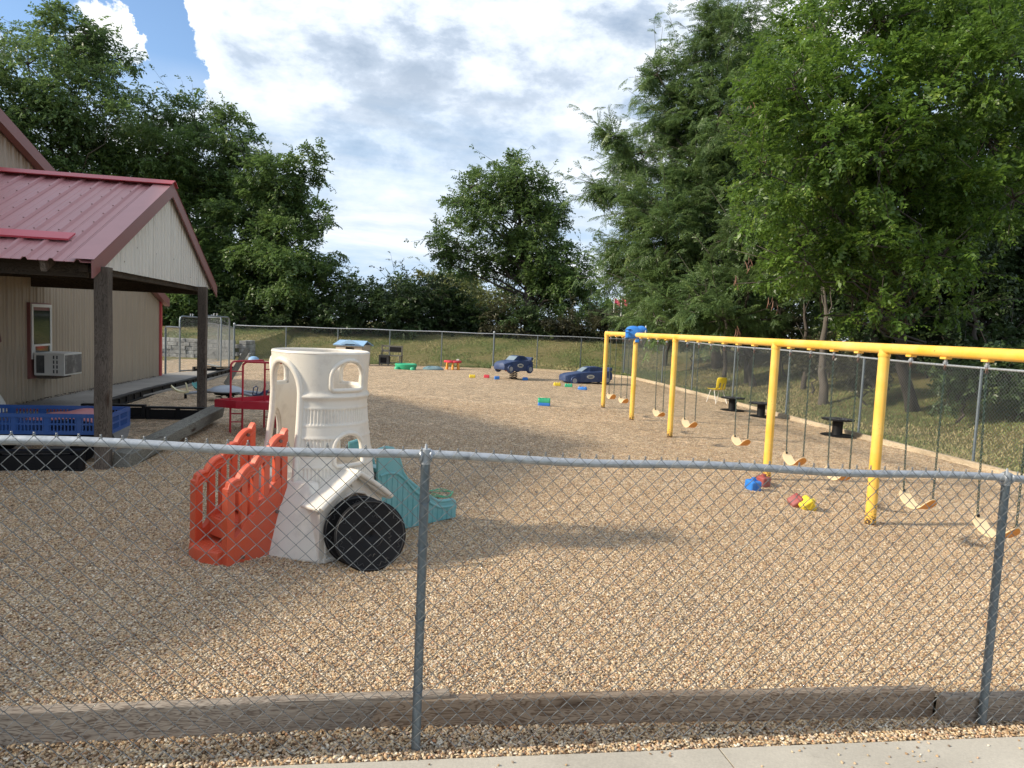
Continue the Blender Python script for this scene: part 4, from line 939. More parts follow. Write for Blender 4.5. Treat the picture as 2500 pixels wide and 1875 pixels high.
o.add([(-.72, -.56, .93), (.72, -.56, .93), (.66, 0, 1.14), (-.66, 0, 1.14), (-.72, .56, .93), (.72, .56, .93)], [(0, 1, 2, 3), (3, 2, 5, 4)])
r_ob = o.build('roof', SKYB, T, smooth=False); r_ob.modifiers.new('t', 'SOLIDIFY').thickness = .05
o = MB(); 
for (w_, z_, y_) in ((.46, .98, -.60),): o.prism([(-w_, z_), (0, z_+.20), (w_, z_), (w_-.1, z_), (0, z_+.13), (-w_+.1, z_)][:3], lambda u_, v_, s_: Vector((u_+.08, y_+.05*s_, v_)))
o.build('gable', SKYB, T, bevel=.008)
o = MB(); o.tube([(-.22, -.49, .90), (-.08, -.49, 1.0), (.05, -.49, 1.03), (.18, -.49, 1.0), (.32, -.49, .90)], .03, 8); o.build('window_hood', BLUED, T)
q = G(957, 893)
q = Vector((-5.5, 31.9, 0)); T = thing('mud_kitchen', 'grey wooden mud kitchen with back panel by the back fence', 'play kitchen', (q.x, q.y, gzf(*q[:2])), R(-6))
o = MB()
for x in (-.46, -.06, .46):
    o.box((x, -.18, .22), (.05, .05, .44)); 
for x in (-.46, .46): o.box((x, .18, .46), (.05, .05, .92))
o.build('leg', GREYB, T); MB().box((0, 0, .46), (1.0, .45, .035)).build('worktop', GREYB, T); MB().box((0, .19, .66), (.96, .03, .10)).box((0, .205, .87), (.98, .03, .07)).build('back_rail', GREYB, T)
MB().box((.17, .17, .74), (.55, .02, .20)).build('chalk_panel', BLACKP, T); o = MB().box((-.27, -.02, .25), (.40, .38, .34)).build('cupboard', GREYB, T); MB().box((-.27, -.222, .25), (.28, .012, .24)).build('oven_door', BLACKP, o)
MB().box((.2, 0, .14), (.5, .38, .02)).build('shelf', GREYB, T)
# turtle sandbox and its lid
q = Vector((-4.4, 29.2, 0)); T = thing('turtle_sandbox', 'low green oval turtle sandbox on the far gravel', 'sandbox', (q.x, q.y, gzf(*q[:2])), 0)
o = MB().lathe([(.40, 0), (.44, .10), (.46, .20), (.42, .23), (.38, .20), (.36, .06), (.01, .05)], 36, (0, 0, 0), Matrix.Diagonal((1, .85, 1))); o.build('tub', GREEN, T)
for k in (-1, 1): MB().lathe([(.10, -.02), (.10, .07), (.06, .11), (.01, .12)], 16, (.32*k, -.33, 0), Matrix.Diagonal((1, .7, 1))).build('foot', GREEN, T)
q = Vector((-3.35, 29.9, 0)); T = thing('sandbox_lid', 'flat grey teal turtle shell lid lying beside the green sandbox', 'lid', (q.x, q.y, gzf(*q[:2])), 0)
MB().lathe([(.44, 0), (.45, .03), (.42, .06), (.34, .10), (.20, .14), (.01, .155)], 32, (0, 0, 0), Matrix.Diagonal((1, .85, 1))).build('shell', TERQ, T)
o = MB()
for k in range(6): a = k*math.pi/3; o.tube([(.15*math.cos(a), .13*math.sin(a), .15), (.30*math.cos(a), .26*math.sin(a), .12), (.42*math.cos(a), .36*math.sin(a), .06)], .012, 5)
o.build('shell_ridge', TERQ, T)
q = Vector((-2.62, 30.9, 0)); T = thing('toy_table', 'small red table with orange legs in front of the back fence', 'table', (q.x, q.y, gzf(*q[:2])), .1)
o = MB()
for k in range(6): a = k*math.pi/3; o.lathe([(.17, .29), (.19, .31), (.19, .36), (.16, .385)], 18, (.2*math.cos(a), .17*math.sin(a), 0))
o.lathe([(.25, .288), (.25, .382)], 20); o.build('table_top', REDP, T)
for x, y in ((-.26, -.17), (.26, -.17), (-.24, .17), (.24, .17), (0, -.26)): MB().tube([(x, y, 0), (x*.92, y*.92, .31)], [.055, .035], 12).build('leg', ORY, T)
MB().box((.22, -.10, .42), (.12, .10, .08)).build('cup', WHITEP, T, bevel=.02)
q = Vector((-11.3, 30.9, 0)); 
o = MB().lathe([(.20, 0), (.24, .06), (.20, .16), (.10, .22), (.01, .235)], 24); b_ = o.build('play_ball', SKYB); b_.location = (q.x, q.y, gzf(*q[:2])); tag(b_, 'pale blue dome toy half sunk in the gravel below the stone wall', 'ball')

# red steel play stand
q = G(578, 1063); T = thing('play_stand', 'red tubular steel play stand with a triangular tray', 'play table', (-3.95, 10.15, gzf(-3.95, 10.15)), R(0))
def ladder(x, y, dx, dy, h, mbn='leg_frame', w=.085):
    o = MB(); a = Vector((x-dx*w, y-dy*w, 0)); b = Vector((x+dx*w, y+dy*w, 0))
    o.tube([a, a+Vector((0, 0, h))], .015, 8).tube([b, b+Vector((0, 0, h))], .015, 8)
    for z_ in (.16, .28, h-.09): o.tube([a+Vector((0, 0, z_)), b+Vector((0, 0, z_))], .009, 6)
    o.build('ladder_leg', RED, T); return a+Vector((0, 0, h)), b+Vector((0, 0, h))
hh = .98
cA, cB, cC = (0.0, 0.0), (.27, .62), (.78, .10)
A_ = ladder(*cA, .9, .3, hh); B_ = ladder(*cB, 1, 0, hh); C_ = ladder(*cC, .9, -.3, hh)
def hoop(p, q_): 
    d = (q_-p); return [p, p+Vector((0, 0, .02))+d*.02, p+Vector((0, 0, .05))+d*.08, q_+Vector((0, 0, .05))-d*.08, q_+Vector((0, 0, .02))-d*.02, q_]
MB().tube(hoop(A_[1], C_[0]), .015, 8).tube(hoop(A_[0], B_[0]), .015, 8).tube(hoop(B_[1], C_[1]), .015, 8).build('top_hoop', RED, T)
o = MB()
tri = [(-.28, -.12), (.95, -.14), (.40, .80)]
o.prism([(-.30, -.02), (.05, -.14), (.90, -.14), (1.0, .02), (.42, .80), (.20, .80)], lambda u_, v_, s_: Vector((u_, v_, .40+.008*s_))); 
ed = [(-.30, -.02), (.05, -.14), (.90, -.14), (1.0, .02), (.42, .80), (.20, .80)]
for a, b in zip(ed, ed[1:]+ed[:1]):
    va, vb = Vector((*a, 0)), Vector((*b, 0)); mid = (va+vb)/2; d = vb-va
    o.box((mid.x, mid.y, .425), (d.length+.01, .014, .11), RZ(math.atan2(d.y, d.x)))
o.build('tray', RED, T)

# multi seat spring rocker behind
q = G(553, 978); T = thing('spring_rocker', 'grey domed spring rocker with four coloured seats on arms', 'spring rider', (q.x, q.y, gzf(*q[:2])), 0); T.scale = (.64, .64, .60)
MB().lathe([(.52, .30), (.54, .33), (.50, .37), (.36, .45), (.20, .49), (.01, .51)], 36).build('dome', SILV, T)
MB().lathe([(.34, .20), (.40, .30), (.01, .31)], 24).build('hub', BLACKP, T)
o = MB()
for x, y in ((-.18, -.12), (.18, -.12), (0, .2)): spring(o, x, y, 0, .24, .09, 3, .016)
o.build('coil_spring', BLACKP, T)
def seat_arm(ang, col, length=1.15):
    d = Vector((math.cos(ang), math.sin(ang), 0)); n_ = Vector((-d.y, d.x, 0))
    ar = MB().tube([d*.3+Vector((0, 0, .30)), d*.75+Vector((0, 0, .27)), d*length+Vector((0, 0, .22))], [.055, .05, .045], 10).build('arm', SILV, T)
    s_ = MB(); c = d*length
    prf = [(-.10, .30, .07), (.0, .27, .11), (.14, .28, .13), (.26, .33, .14), (.36, .42, .13), (.40, .47, .08)]
    s_.loft([[c+d*x+n_*(-w)+Vector((0, 0, z+.03)), c+d*x+n_*(-w*.6)+Vector((0, 0, z)), c+d*x+n_*(w*.6)+Vector((0, 0, z)), c+d*x+n_*w+Vector((0, 0, z+.03)), c+d*x+n_*(w*.8)+Vector((0, 0, z-.04)), c+d*x-n_*(w*.8)+Vector((0, 0, z-.04))] for x, z, w in prf])
    st = s_.build('seat', col, T, bevel=.01)
    MB().tube([c-d*.06-n_*.08+Vector((0, 0, .30)), c-d*.02-n_*.09+Vector((0, 0, .52)), c-d*.0+Vector((0, 0, .56)), c-d*.02+n_*.09+Vector((0, 0, .52)), c-d*.06+n_*.08+Vector((0, 0, .30))], .016, 8).build('grab_handle', col, st)
    MB().box(tuple(c+Vector((0, 0, .15))), (.06, .06, .18)).build('bracket', BLACKP, ar)
seat_arm(R(200), CREAM); seat_arm(R(-22), BLUED); seat_arm(R(28), plastic('maroon_plastic', (.25, .02, .03), .4, .1)); seat_arm(R(150), plastic('green_teal', (.02, .22, .20), .4, .1))
# leaning plank
a = at(488, 831, 16.6); b = at(535, 754, 17.0); d = b-a
o = MB().box((d.length/2, 0, 0), (d.length, .04, .13)).build('leaning_plank', TIMG); o.location = a; o.rotation_euler = d.to_track_quat('X', 'Z').to_euler(); tag(o, 'weathered plank propped up at a slant behind the red play stand', 'plank')

# ------------------------------------------------------------------ BLACK LANDSCAPE BORDERS, SLABS
def border(label, p0, p1, h, n, name='landscape_border', grp='black plastic border sections'):
    p0 = Vector((p0[0], p0[1], 0)); p1 = Vector((p1[0], p1[1], 0)); d = p1-p0; l = d.length/n
    T = thing(name, label, 'border', (p0.x, p0.y, gzf(p0.x, p0.y)), math.atan2(d.y, d.x), grp)
    for i in range(n):
        x = i*l; x1 = x+l-.015; zr = gzf(*(p0+d*((i+.5)/n))[:2])-gzf(p0.x, p0.y)
        o = MB(); o.box((x+l/2, 0, zr+h-.015), (l-.015, .11, .03)).box((x+l/2, .0, zr+h*.45-.02), (l-.02, .055, h*.9-.02)).box((x+l/2, 0, zr+.0), (l-.012, .12, .04))
        k = max(1, int(l/.4))
        for j in range(k+1): o.box((x+.03+(l-.06)*j/k, 0, zr+h/2-.01), (.05, .10, h-.025))
        o.build('border_section', BLACKP, T, bevel=.006)
border('black border run crossing from the slab to the thin wooden post', (-6.55, 10.75), (-4.75, 11.1), .20, 2)
ch = [(-6.70, 11.75), (-7.04, 13.36), (-7.26, 14.66), (-7.45, 16.17), (-7.82, 18.12), (-8.39, 21.18)]
for i in range(5): border('black border piece along the walkway, %s' % ['nearest the big wooden post', 'second out from the big wooden post', 'third out, beside the cream rocker seat', 'fourth out, beside the thin post', 'farthest out toward the gates'][i], ch[i], ch[i+1], .15, 2)
border('black border run in front of the arched gates', (-9.3, 20.6), (-8.5, 21.6), .17, 2)
border('black border run in front of the blue cart', (-6.6, 6.45), (-4.33, 7.16), .22, 3)
# walkway slabs
def flat(name, pts, z, mat, th=.09):
    vs = [(x, y, gzf(x, y)+z) for x, y in pts]+[(x, y, gzf(x, y)+z-th) for x, y in pts]; k = len(pts)
    o = MB().add(vs, [tuple(range(k)), tuple(range(k, 2*k))[::-1]]+[(i, (i+1) % k, k+(i+1) % k, k+i) for i in range(k)]).build(name, mat, bevel=.006); return tag(o, kind='structure')
flat('walkway', [(-12, 9.9), (-6.15, 9.9), (-6.62, 11.3), (-7.0, 13.3), (-7.35, 16), (-7.75, 18.2), (-8.3, 21), (-9.1, 21.2), (-9.3, 18.6), (-12, 18.6)], .05, MATS['concrete_worn'])
flat('patio', [(-12, 6.6), (-4.7, 6.9), (-4.62, 8.2), (-5.0, 9.2), (-5.6, 10.4), (-6.15, 9.85), (-12, 9.85)], .012, MATS['concrete_worn'])
# leaning timber (ramp) by the posts
a = Vector((-4.08, 7.38, gzf(-4.1, 7.3)+.09)); b = Vector((-4.52, 10.9, gzf(-4.5, 10.9)+.20)); d = b-a
o = MB(); n = 10
o.loft([[(d.length*i/n, y+random.uniform(-.005, .005), z+random.uniform(-.004, .004)) for y, z in ((-.085, -.085), (.085, -.085), (.09, .085), (-.085, .085))] for i in range(n+1)])
o = o.build('loose_timber', TIMG, bevel=.012); o.location = a; o.rotation_euler = (R(10), -math.asin(d.z/d.length), math.atan2(d.y, d.x)); tag(o, 'cracked grey timber lying on the gravel from the big post', 'timber')
# hose, bricks
tag(MB().tube([(-8.6, 10.4, gzf(-8.6, 10.4)+.065), (-7.6, 10.35, gzf(-7.6, 10.3)+.07), (-6.62, 10.62, gzf(-6.6, 10.6)+.085)], .022, 8).build('red_pipe', DARKR), 'thin dark red pipe lying on the concrete beside the wall', 'pipe')
for i, (x, y, rz, lb) in enumerate(((-6.76, 9.55, .2, 'brick lying on the patio, the farther of the two'), (-6.6, 9.2, -.3, 'brick lying on the patio, the nearer of the two'))):
    o = MB().box((0, 0, .045), (.24, .11, .065)).build('brick', BRICK, bevel=.006); o.location = (x, y, gzf(x, y)+.0); o.rotation_euler = (0, 0, rz); tag(o, lb, 'brick', 'bricks on the patio')
# blue cart
T = thing('cart', 'blue slatted plastic crate cart on black wheels under the shelter', 'cart', (-5.15, 7.75, gzf(-5.1, 7.7)+.0), R(13))
def slatwall(c, l, h, ax, parent):
    o = MB(); Mx = RZ(0) if ax == 'x' else RZ(R(90)); c = Vector(c)
    o.box(c+Vector((0, 0, h/2-.02)), (l, .03, .04), Mx).box(c-Vector((0, 0, h/2-.02)), (l, .022, .04), Mx).box(c, (l-.02, .015, .02), Mx)
    k = int(l/.035)
    for i in range(k+1):
        p = -l/2+l*i/k; w_ = .05 if i in (0, k) or (i % 9 == 0) else .013; o.box(c+Mx@Vector((p*(1-.04/l), 0, 0)), (w_, .014, h-.03), Mx)
    o.build('crate_side', BLUE, parent)
ZC = .30
slatwall((0, -.36, ZC+.11), 1.55, .22, 'x', T); slatwall((0, .36, ZC+.11), 1.55, .22, 'x', T); slatwall((-.77, 0, ZC+.11), .70, .22, 'y', T); slatwall((.77, 0, ZC+.11), .70, .22, 'y', T)
o = MB(); 
for k in range(12): o.box((0, -.33+.06*k, ZC+.01), (1.5, .03, .012))
for k in range(14): o.box((-.72+.11*k, 0, ZC+.001), (.02, .70, .010))
o.build('crate_floor', BLUE, T)
o = MB().box((0, 0, .24), (1.2, .30, .05)).box((-.5, 0, .15), (.05, .6, .05)).box((.5, 0, .15), (.05, .6, .05)).box((-.5, 0, .2), (.08, .2, .1)).box((.5, 0, .2), (.08, .2, .1)).build('chassis', BLACKP, T)
for x in (-.5, .5):
    for y in (-.33, .33):
        MB().lathe([(.11, -.03), (.12, -.02), (.12, .02), (.11, .03), (.05, .032)], 22, (x, y, .125), Matrix.Rotation(R(90), 3, 'X')).build('wheel', BLACKP, T)
# cloth in the cart
o = MB(); n = 14; vs = []; fs = []
for i in range(n):
    for j in range(n):
        x = -.42+.84*i/(n-1); y = -.3+.6*j/(n-1); vs.append((x, y, .10*math.exp(-((x/.32)**2+(y/.26)**2))+.025*math.sin(9*x+4*y)*math.cos(7*y-3*x)))
for i in range(n-1):
    for j in range(n-1): fs.append((i*n+j, (i+1)*n+j, (i+1)*n+j+1, i*n+j+1))
o = o.add(vs, fs).build('cloth', PINK, angle=80); o.modifiers.new('t', 'SOLIDIFY').thickness = .008; o.location = (-4.82, 7.86, gzf(-4.8, 7.8)+.43); o.rotation_euler = (0, 0, R(13)); tag(o, 'faded pink and red cloth heaped in the blue cart', 'cloth')
# folded parasol at the left edge
T = thing('folded_parasol', 'folded dark maroon parasol hanging at the left edge', 'parasol', (-7.62, 10.2, gzf(-7.6, 10.2)+.05), 0)
MB().tube([(0, 0, 0), (0, 0, 1.95)], .022, 10).build('pole', WHITEP, T)
n = 24; rings = []
for z_, r_ in ((1.9, .03), (1.7, .07), (1.4, .12), (1.15, .17), (1.0, .19), (.93, .12)):
    rings.append([((r_*(1+.22*math.cos(6*a)))*math.cos(a), (r_*(1+.22*math.cos(6*a)))*math.sin(a), z_-.02*math.sin(5*a)) for a in np.linspace(0, 2*math.pi, n+1)[:-1]])
MB().loft(rings).build('canopy', MAROON, T); MB().lathe([(.06, 1.88), (.07, 1.93), (.05, 1.99), (.01, 2.0)], 12).build('finial', plastic('dark_green_plastic', (.01, .10, .05), .4, .1), T)
MB().lathe([(.27, 0), (.25, .12), (.10, .42), (.06, .62)], 20).build('base_cover', WHITEP, T)

# ------------------------------------------------------------------ TAN BUILDING
wa, wb = Vector((-7.8, 10.86, 0)), Vector((-8.99, 18.02, 0)); wu = (wb-wa).normalized(); wn = Vector((wu.y, -wu.x, 0))   # wn points to the yard (+x)
if wn.x < 0: wn = -wn
BLD = thing('tan_building', 'tan metal sided building with red trimmed roof at the left', 'building', (wb.x, wb.y, gzf(wb.x, wb.y)), math.atan2(wu.y, wu.x))
zb0 = gzf(wb.x, wb.y)
# local: x along the wall (0 at the far corner, negative toward the viewer), y outward of wall = ? 
loc_out = -1 if Vector((-wu.y, wu.x, 0)).dot(wn) < 0 else 1
RIDGE = 9.0; HC = 2.02; SL = .318
def topz(s): s = abs(s); return HC+SL*(s if s < RIDGE else 2*RIDGE-s)
def corr_wall(mb, s0, s1, zf0, zf1, off, pitch=.23, depth=.018, y=lambda d: 0):
    prof = []; s = s0
    while s < s1-1e-6:
        for ds, d in ((0, 0), (.02, 1), (.06, 1), (.08, 0), (.145, 0), (.15, .35), (.17, .35), (.175, 0)):
            if s+ds < s1: prof.append((s+ds, d*depth))
        s += pitch
    prof.append((s1, 0))
    for (a, da), (b, db) in zip(prof[:-1], prof[1:]):
        mb.add([(a, off+da*loc_out, zf0(a)), (b, off+db*loc_out, zf0(b)), (b, off+db*loc_out, zf1(b)), (a, off+da*loc_out, zf1(a))], [(0, 1, 2, 3)])
mb = MB(); corr_wall(mb, -2*RIDGE, 0, lambda s: -.25, lambda s: topz(s)-.02, 0); mb.build('end_wall', MATS['tan_siding'], BLD, smooth=False)
mb = MB(); q_ = 14*-loc_out
mb.add([(0, -.01*loc_out, -.3), (0, q_, -.3), (0, q_, HC), (0, -.01*loc_out, HC)], [(0, 1, 2, 3)]); mb.add([(-2*RIDGE, -.01*loc_out, -.3), (-2*RIDGE, q_, -.3), (-2*RIDGE, q_, HC), (-2*RIDGE, -.01*loc_out, HC)], [(0, 1, 2, 3)])
mb.add([(0, q_, -.3), (-2*RIDGE, q_, -.3), (-2*RIDGE, q_, HC), (-RIDGE, q_, topz(RIDGE)), (0, q_, HC)], [(0, 1, 2, 3, 4)]); mb.build('side_wall', MATS['tan_siding'], BLD, smooth=False)
mb = MB()
for (sa, sb) in ((.22, -RIDGE), (-2*RIDGE-.22, -RIDGE)):
    za = HC-SL*.22; zb_ = topz(RIDGE)
    ya, yb = .16*loc_out, q_
    mb.add([(sa, ya, za+.05), (sb, ya, zb_+.05), (sb, yb, zb_+.05), (sa, yb, za+.05), (sa, ya, za-.02), (sb, ya, zb_-.02), (sb, yb, zb_-.02), (sa, yb, za-.02)], [(0, 1, 2, 3), (7, 6, 5, 4), (0, 4, 5, 1), (1, 5, 6, 2), (2, 6, 7, 3), (3, 7, 4, 0)])
mb.build('roof', MATS['roof_red'], BLD, smooth=False)
mb = MB()
for (sa, sb) in ((.24, -RIDGE), (-2*RIDGE-.24, -RIDGE)):
    za = HC-SL*.24; zb_ = topz(RIDGE); y_ = .17*loc_out; y2 = .05*loc_out
    mb.add([(sa, y_, za+.06), (sb, y_, zb_+.06), (sb, y_, zb_-.13), (sa, y_, za-.13), (sa, y2, za+.06), (sb, y2, zb_+.06), (sb, y2, zb_-.13), (sa, y2, za-.13)], [(0, 1, 2, 3), (7, 6, 5, 4), (0, 4, 5, 1), (3, 2, 6, 7), (0, 3, 7, 4), (1, 5, 6, 2)])
mb.build('rake_trim', MATS['trim_maroon'], BLD, smooth=False)
MB().box((.015, .0, (HC-.3)/2), (.13, .09, HC+.28)).build('corner_trim', MATS['trim_red'], BLD)
# window with air conditioner: measured on the wall
def onwall(px, py):
    d = ray(px, py); nn = wn; t = (wa.dot(nn)-0)/(d.dot(nn)) if True else 0; q = d*t; q.z += CAMH; r_ = q-wb; return r_.dot(wu), q.z-zb0
x0, zt = onwall(64, 738); x1, _ = onwall(116, 742); _, zbm = onwall(66, 925)
WIN = MB(); yo = loc_out*.03; wx0, wx1 = x0, x1; win_top, win_bot = zt, zbm
win = MB().box(((wx0+wx1)/2, yo, (win_top+win_bot)/2), (wx1-wx0, .05, win_top-win_bot)).build('window', MATS['trim_maroon'], BLD)
def ring(name, x0, x1, z0, z1, w, yo_, th, mat, par):
    MB().box(((x0+x1)/2, yo_, z1-w/2), (x1-x0, th, w)).box(((x0+x1)/2, yo_, z0+w/2), (x1-x0, th, w)).box((x0+w/2, yo_, (z0+z1)/2), (w, th-.004, z1-z0-2*w)).box((x1-w/2, yo_, (z0+z1)/2), (w, th-.004, z1-z0-2*w)).build(name, mat, par)
ring('frame', wx0+.02, wx1-.02, win_bot+.32, win_top-.02, .05, yo*1.7, .05, WHITEP, win)
ring('frame', wx0+.07, wx1-.07, win_bot+.37, win_bot+.56, .03, yo*1.95, .05, WHITEP, win)
MB().box(((wx0+wx1)/2, yo*1.75, (win_bot+win_top)/2+.1), (wx1-wx0-.13, .03, win_top-win_bot-.45)).build('pane', MATS['glass'], win)
AC = thing('air_conditioner', 'white window air conditioner jutting from the tan wall', 'air conditioner', tuple(wb+wu*((wx0+wx1)/2)+wn*.09+Vector((0, 0, zb0+win_bot+.06))), math.atan2(wu.y, wu.x))
W_, D_, H_ = (wx1-wx0)*.93, .46, .37
MB().box((0, loc_out*D_/2, H_/2), (W_, D_, H_)).build('casing', WHITEP, AC, bevel=.01)
MB().box((0, loc_out*(D_+.002), H_/2), (W_-.06, .012, H_-.06)).build('grille', plastic('ac_grille', (.12, .11, .10), .6, .7, (.5, .48, .42)), AC)
o = MB()
for sx in (-1, 1):
    for i in range(4):
        for j in range(2): o.box((sx*(W_/2+.001), loc_out*(.30+.05*j), .07+.078*i), (.008, .02, .055))
    o.box((sx*(W_/2+.001), loc_out*.10, H_/2), (.008, .12, H_-.08))
o.build('side_vent', plastic('vent_dark', (.04, .04, .04), .6, .2), AC); MB().box((0, loc_out*.16, -.03), (W_*.8, .30, .05)).build('support_block', POST, AC)

# ------------------------------------------------------------------ SHELTER (open gable roof on posts)
SHT = thing('shelter', 'open timber shelter with red metal roof and pale gable', 'shelter', (-4.897, 9.777, 0), math.atan2(.194, .981))
# local x: outward (gable side +x toward yard), local y: along the gable (+ away)
AP, EV, HALF = 3.46, 2.20, 2.80
gdir = Vector((-.194, .981, 0)); 
LEN = 3.2
def rfz(y): return AP-(AP-EV)*abs(y)/HALF
mb = MB(); th = .018
for sgn in (-1, 1):
    # ribbed sheet: ribs run down slope, spaced along x
    x = .16; prof = []
    xx = .16
    prof.append((xx, 0)); xx -= .10
    while xx > -LEN:
        for dx, h in ((0, 0), (.018, .028), (.045, .028), (.063, 0), (.13, 0), (.137, .006), (.15, .006), (.157, 0)): prof.append((xx-dx, h))
        xx -= .235
    for (a, ha), (b, hb) in zip(prof[:-1], prof[1:]):
        y1 = sgn*(HALF+.0); z1 = EV
        mb.add([(a, 0, AP+ha), (b, 0, AP+hb), (b, y1, z1+hb), (a, y1, z1+ha)], [(0, 1, 2, 3)])
roof = mb.build('roof_sheet', MATS['roof_red'], SHT, smooth=False); roof.modifiers.new('t', 'SOLIDIFY').thickness = .004
mb = MB(); xx = .06-.031
while xx > -LEN:
    for k in range(9): f = .06+.11*k; y = -HALF*f; mb.lathe([(.008, 0), (.008, .006), (.004, .008)], 7, (xx+random.uniform(-.004, .004), y, AP+(EV-AP)*f+.028))
    xx -= .235
mb.build('screw_heads', RUST, roof)
# rake trims on the gable edge
mb = MB()
for sgn in (-1, 1):
    sl2 = (AP-EV)/HALF
    def Z_(y): return AP-sl2*abs(y)
    ya, yb = 0, sgn*(HALF+.02)
    for (xa, xb, za, zb_) in ((.165, .185, .035, -.14),):
        mb.add([(xa, ya, Z_(ya)+za), (xa, yb, Z_(yb)+za), (xa, yb, Z_(yb)+zb_), (xa, ya, Z_(ya)+zb_), (xb, ya, Z_(ya)+za), (xb, yb, Z_(yb)+za), (xb, yb, Z_(yb)+zb_), (xb, ya, Z_(ya)+zb_)], [(0, 1, 2, 3), (7, 6, 5, 4), (0, 4, 5, 1), (3, 2, 6, 7), (1, 5, 6, 2), (0, 3, 7, 4)])
mb.build('rake_trim', MATS['trim_maroon'], SHT, smooth=False)
mb = MB()
for sgn in (-1, 1):
    ya, yb = 0, sgn*(HALF+.02)
    mb.add([(.19, ya, AP+.042), (.19, yb, EV+.036), (-.03, yb, EV+.036), (-.03, ya, AP+.042)], [(0, 1, 2, 3)])
mb.build('edge_flashing', MATS['roof_red'], SHT, smooth=False)
mb = MB()
for sgn in (-1, 1): mb.add([(.21, 0, AP+.065), (.21, sgn*.16, AP+.065-.16*.45), (-LEN, sgn*.16, AP+.065-.16*.45), (-LEN, 0, AP+.065)], [(0, 1, 2, 3)])
o = mb.build('ridge_cap', MATS['trim_red'], SHT, smooth=False); o.modifiers.new('t', 'SOLIDIFY').thickness = .01
# loose bright red trim lying on the sheet low on the slope
f = .80; o = MB().box((-LEN/2-.05, -HALF*f, AP+(EV-AP)*f+.045), (LEN-.35, .20, .02), Matrix.Rotation(math.atan((AP-EV)/HALF), 3, 'X')).build('snow_guard', MATS['bright_red_trim'], SHT)
# gable wall
mb = MB(); s = -HALF+.16
prof = [(s, 0)]
while s < HALF-.12:
    for ds, d in ((0.0, 0), (.012, .016), (.045, .016), (.057, 0)): prof.append((s+.04+ds, d))
    s += .135
prof.append((HALF-.10, 0))
for (a, da), (b, db) in zip(prof[:-1], prof[1:]):
    mb.add([(.10+da, a, EV-.02), (.10+db, b, EV-.02), (.10+db, b, max(rfz(b)-.02, EV-.018)), (.10+da, a, max(rfz(a)-.02, EV-.018))], [(0, 1, 2, 3)])
o = mb.build('gable_panel', MATS['pale_siding'], SHT, smooth=False); o.modifiers.new('t', 'SOLIDIFY').thickness = .004
mb = MB()
for k in range(16):
    y = random.uniform(-1.9, 1.9); z = random.choice((EV+.10, EV+.30)); 
    if z < rfz(y)-.2: mb.lathe([(.007, 0), (.007, .004)], 6, (.108, y, z), Matrix.Rotation(R(90), 3, 'Y'))
mb.build('panel_screws', RUST, o)
# beams, rafters
MB().box((.02, 0, EV-.045), (.09, 2*HALF-.35, .07)).build('gable_beam', DARKW, SHT, bevel=.005)
MB().box((-LEN/2, -HALF+.34, EV-.03), (LEN, .09, .20)).build('eave_beam', DARKW, SHT); MB().box((-LEN/2, HALF-.34, EV-.03), (LEN, .09, .20)).build('eave_beam', DARKW, SHT)
for k in range(6):
    x = -.30-.62*k
    for sgn in (-1, 1):
        MB().box((x, sgn*(HALF/2-.02), (AP+EV)/2-.07), (.05, HALF*1.10-.1, .11), Matrix.Rotation(-sgn*math.atan((AP-EV)/HALF), 3, 'X')).build('rafter', POST, SHT)
for k in range(5):
    y = -HALF+.45+k*1.2; MB().box((-LEN/2, y, EV-.03+.05), (LEN, .04, .09)).build('purlin', DARKW, SHT)
def post(name, x, y, w, zt):
    z = gzf(x, y); n = 8; rings = []
    for i in range(n+1):
        zz_ = -.1+(zt-z+.1)*i/n; jx_, jy_ = random.uniform(-.003, .003), random.uniform(-.003, .003)
        rings.append([(sx*w/2+jx_, sy*w/2+jy_, zz_) for sx, sy in ((-1, -1), (1, -1), (1, 1), (-1, 1))])
    o = MB().loft(rings).build(name, POST, None, bevel=.006); o.parent = SHT
    M_ = SHT.matrix_basis.inverted() if False else None
    ang = math.atan2(.194, .981); r_ = RZ(-ang)@(Vector((x, y, z))-Vector((-4.897, 9.777, 0))); o.location = r_; o.rotation_euler = (0, 0, 0)
post('post', -4.22, 7.30, .134, EV-.02); post('post', -5.04, 11.5, .128, EV-.02)

# ------------------------------------------------------------------ STONE RETAINING WALL
T = thing('retaining_wall', 'grey concrete block retaining wall holding the grass bank', 'wall', (-13.4, 34.6, gzf(-13.4, 34)-.05), 0)
mb = MB(); rowh = .19
for r_ in range(5):
    x = 0 if r_ % 2 else -.2
    while x > -11:
        w_ = random.choice((.38, .45, .30)); dz_ = random.uniform(-.03, .03)
        mb.box((x-w_/2, random.uniform(-.03, .03), rowh*(r_+.5)), (w_-.012, .32, rowh-.01)); x -= w_
mb.build('block_course', MATS['stone'], T, bevel=.02)
mb = MB()
for r_ in range(5):
    for k in range(3): mb.box((.15+random.uniform(-.02, .02), .32+.42*k-.1*r_*0, rowh*(r_+.5)), (.34, .40, rowh-.01))
mb.box((.45, -.2, .17), (.45, .4, .36))
mb.build('end_blocks', MATS['stone'], T, bevel=.02)

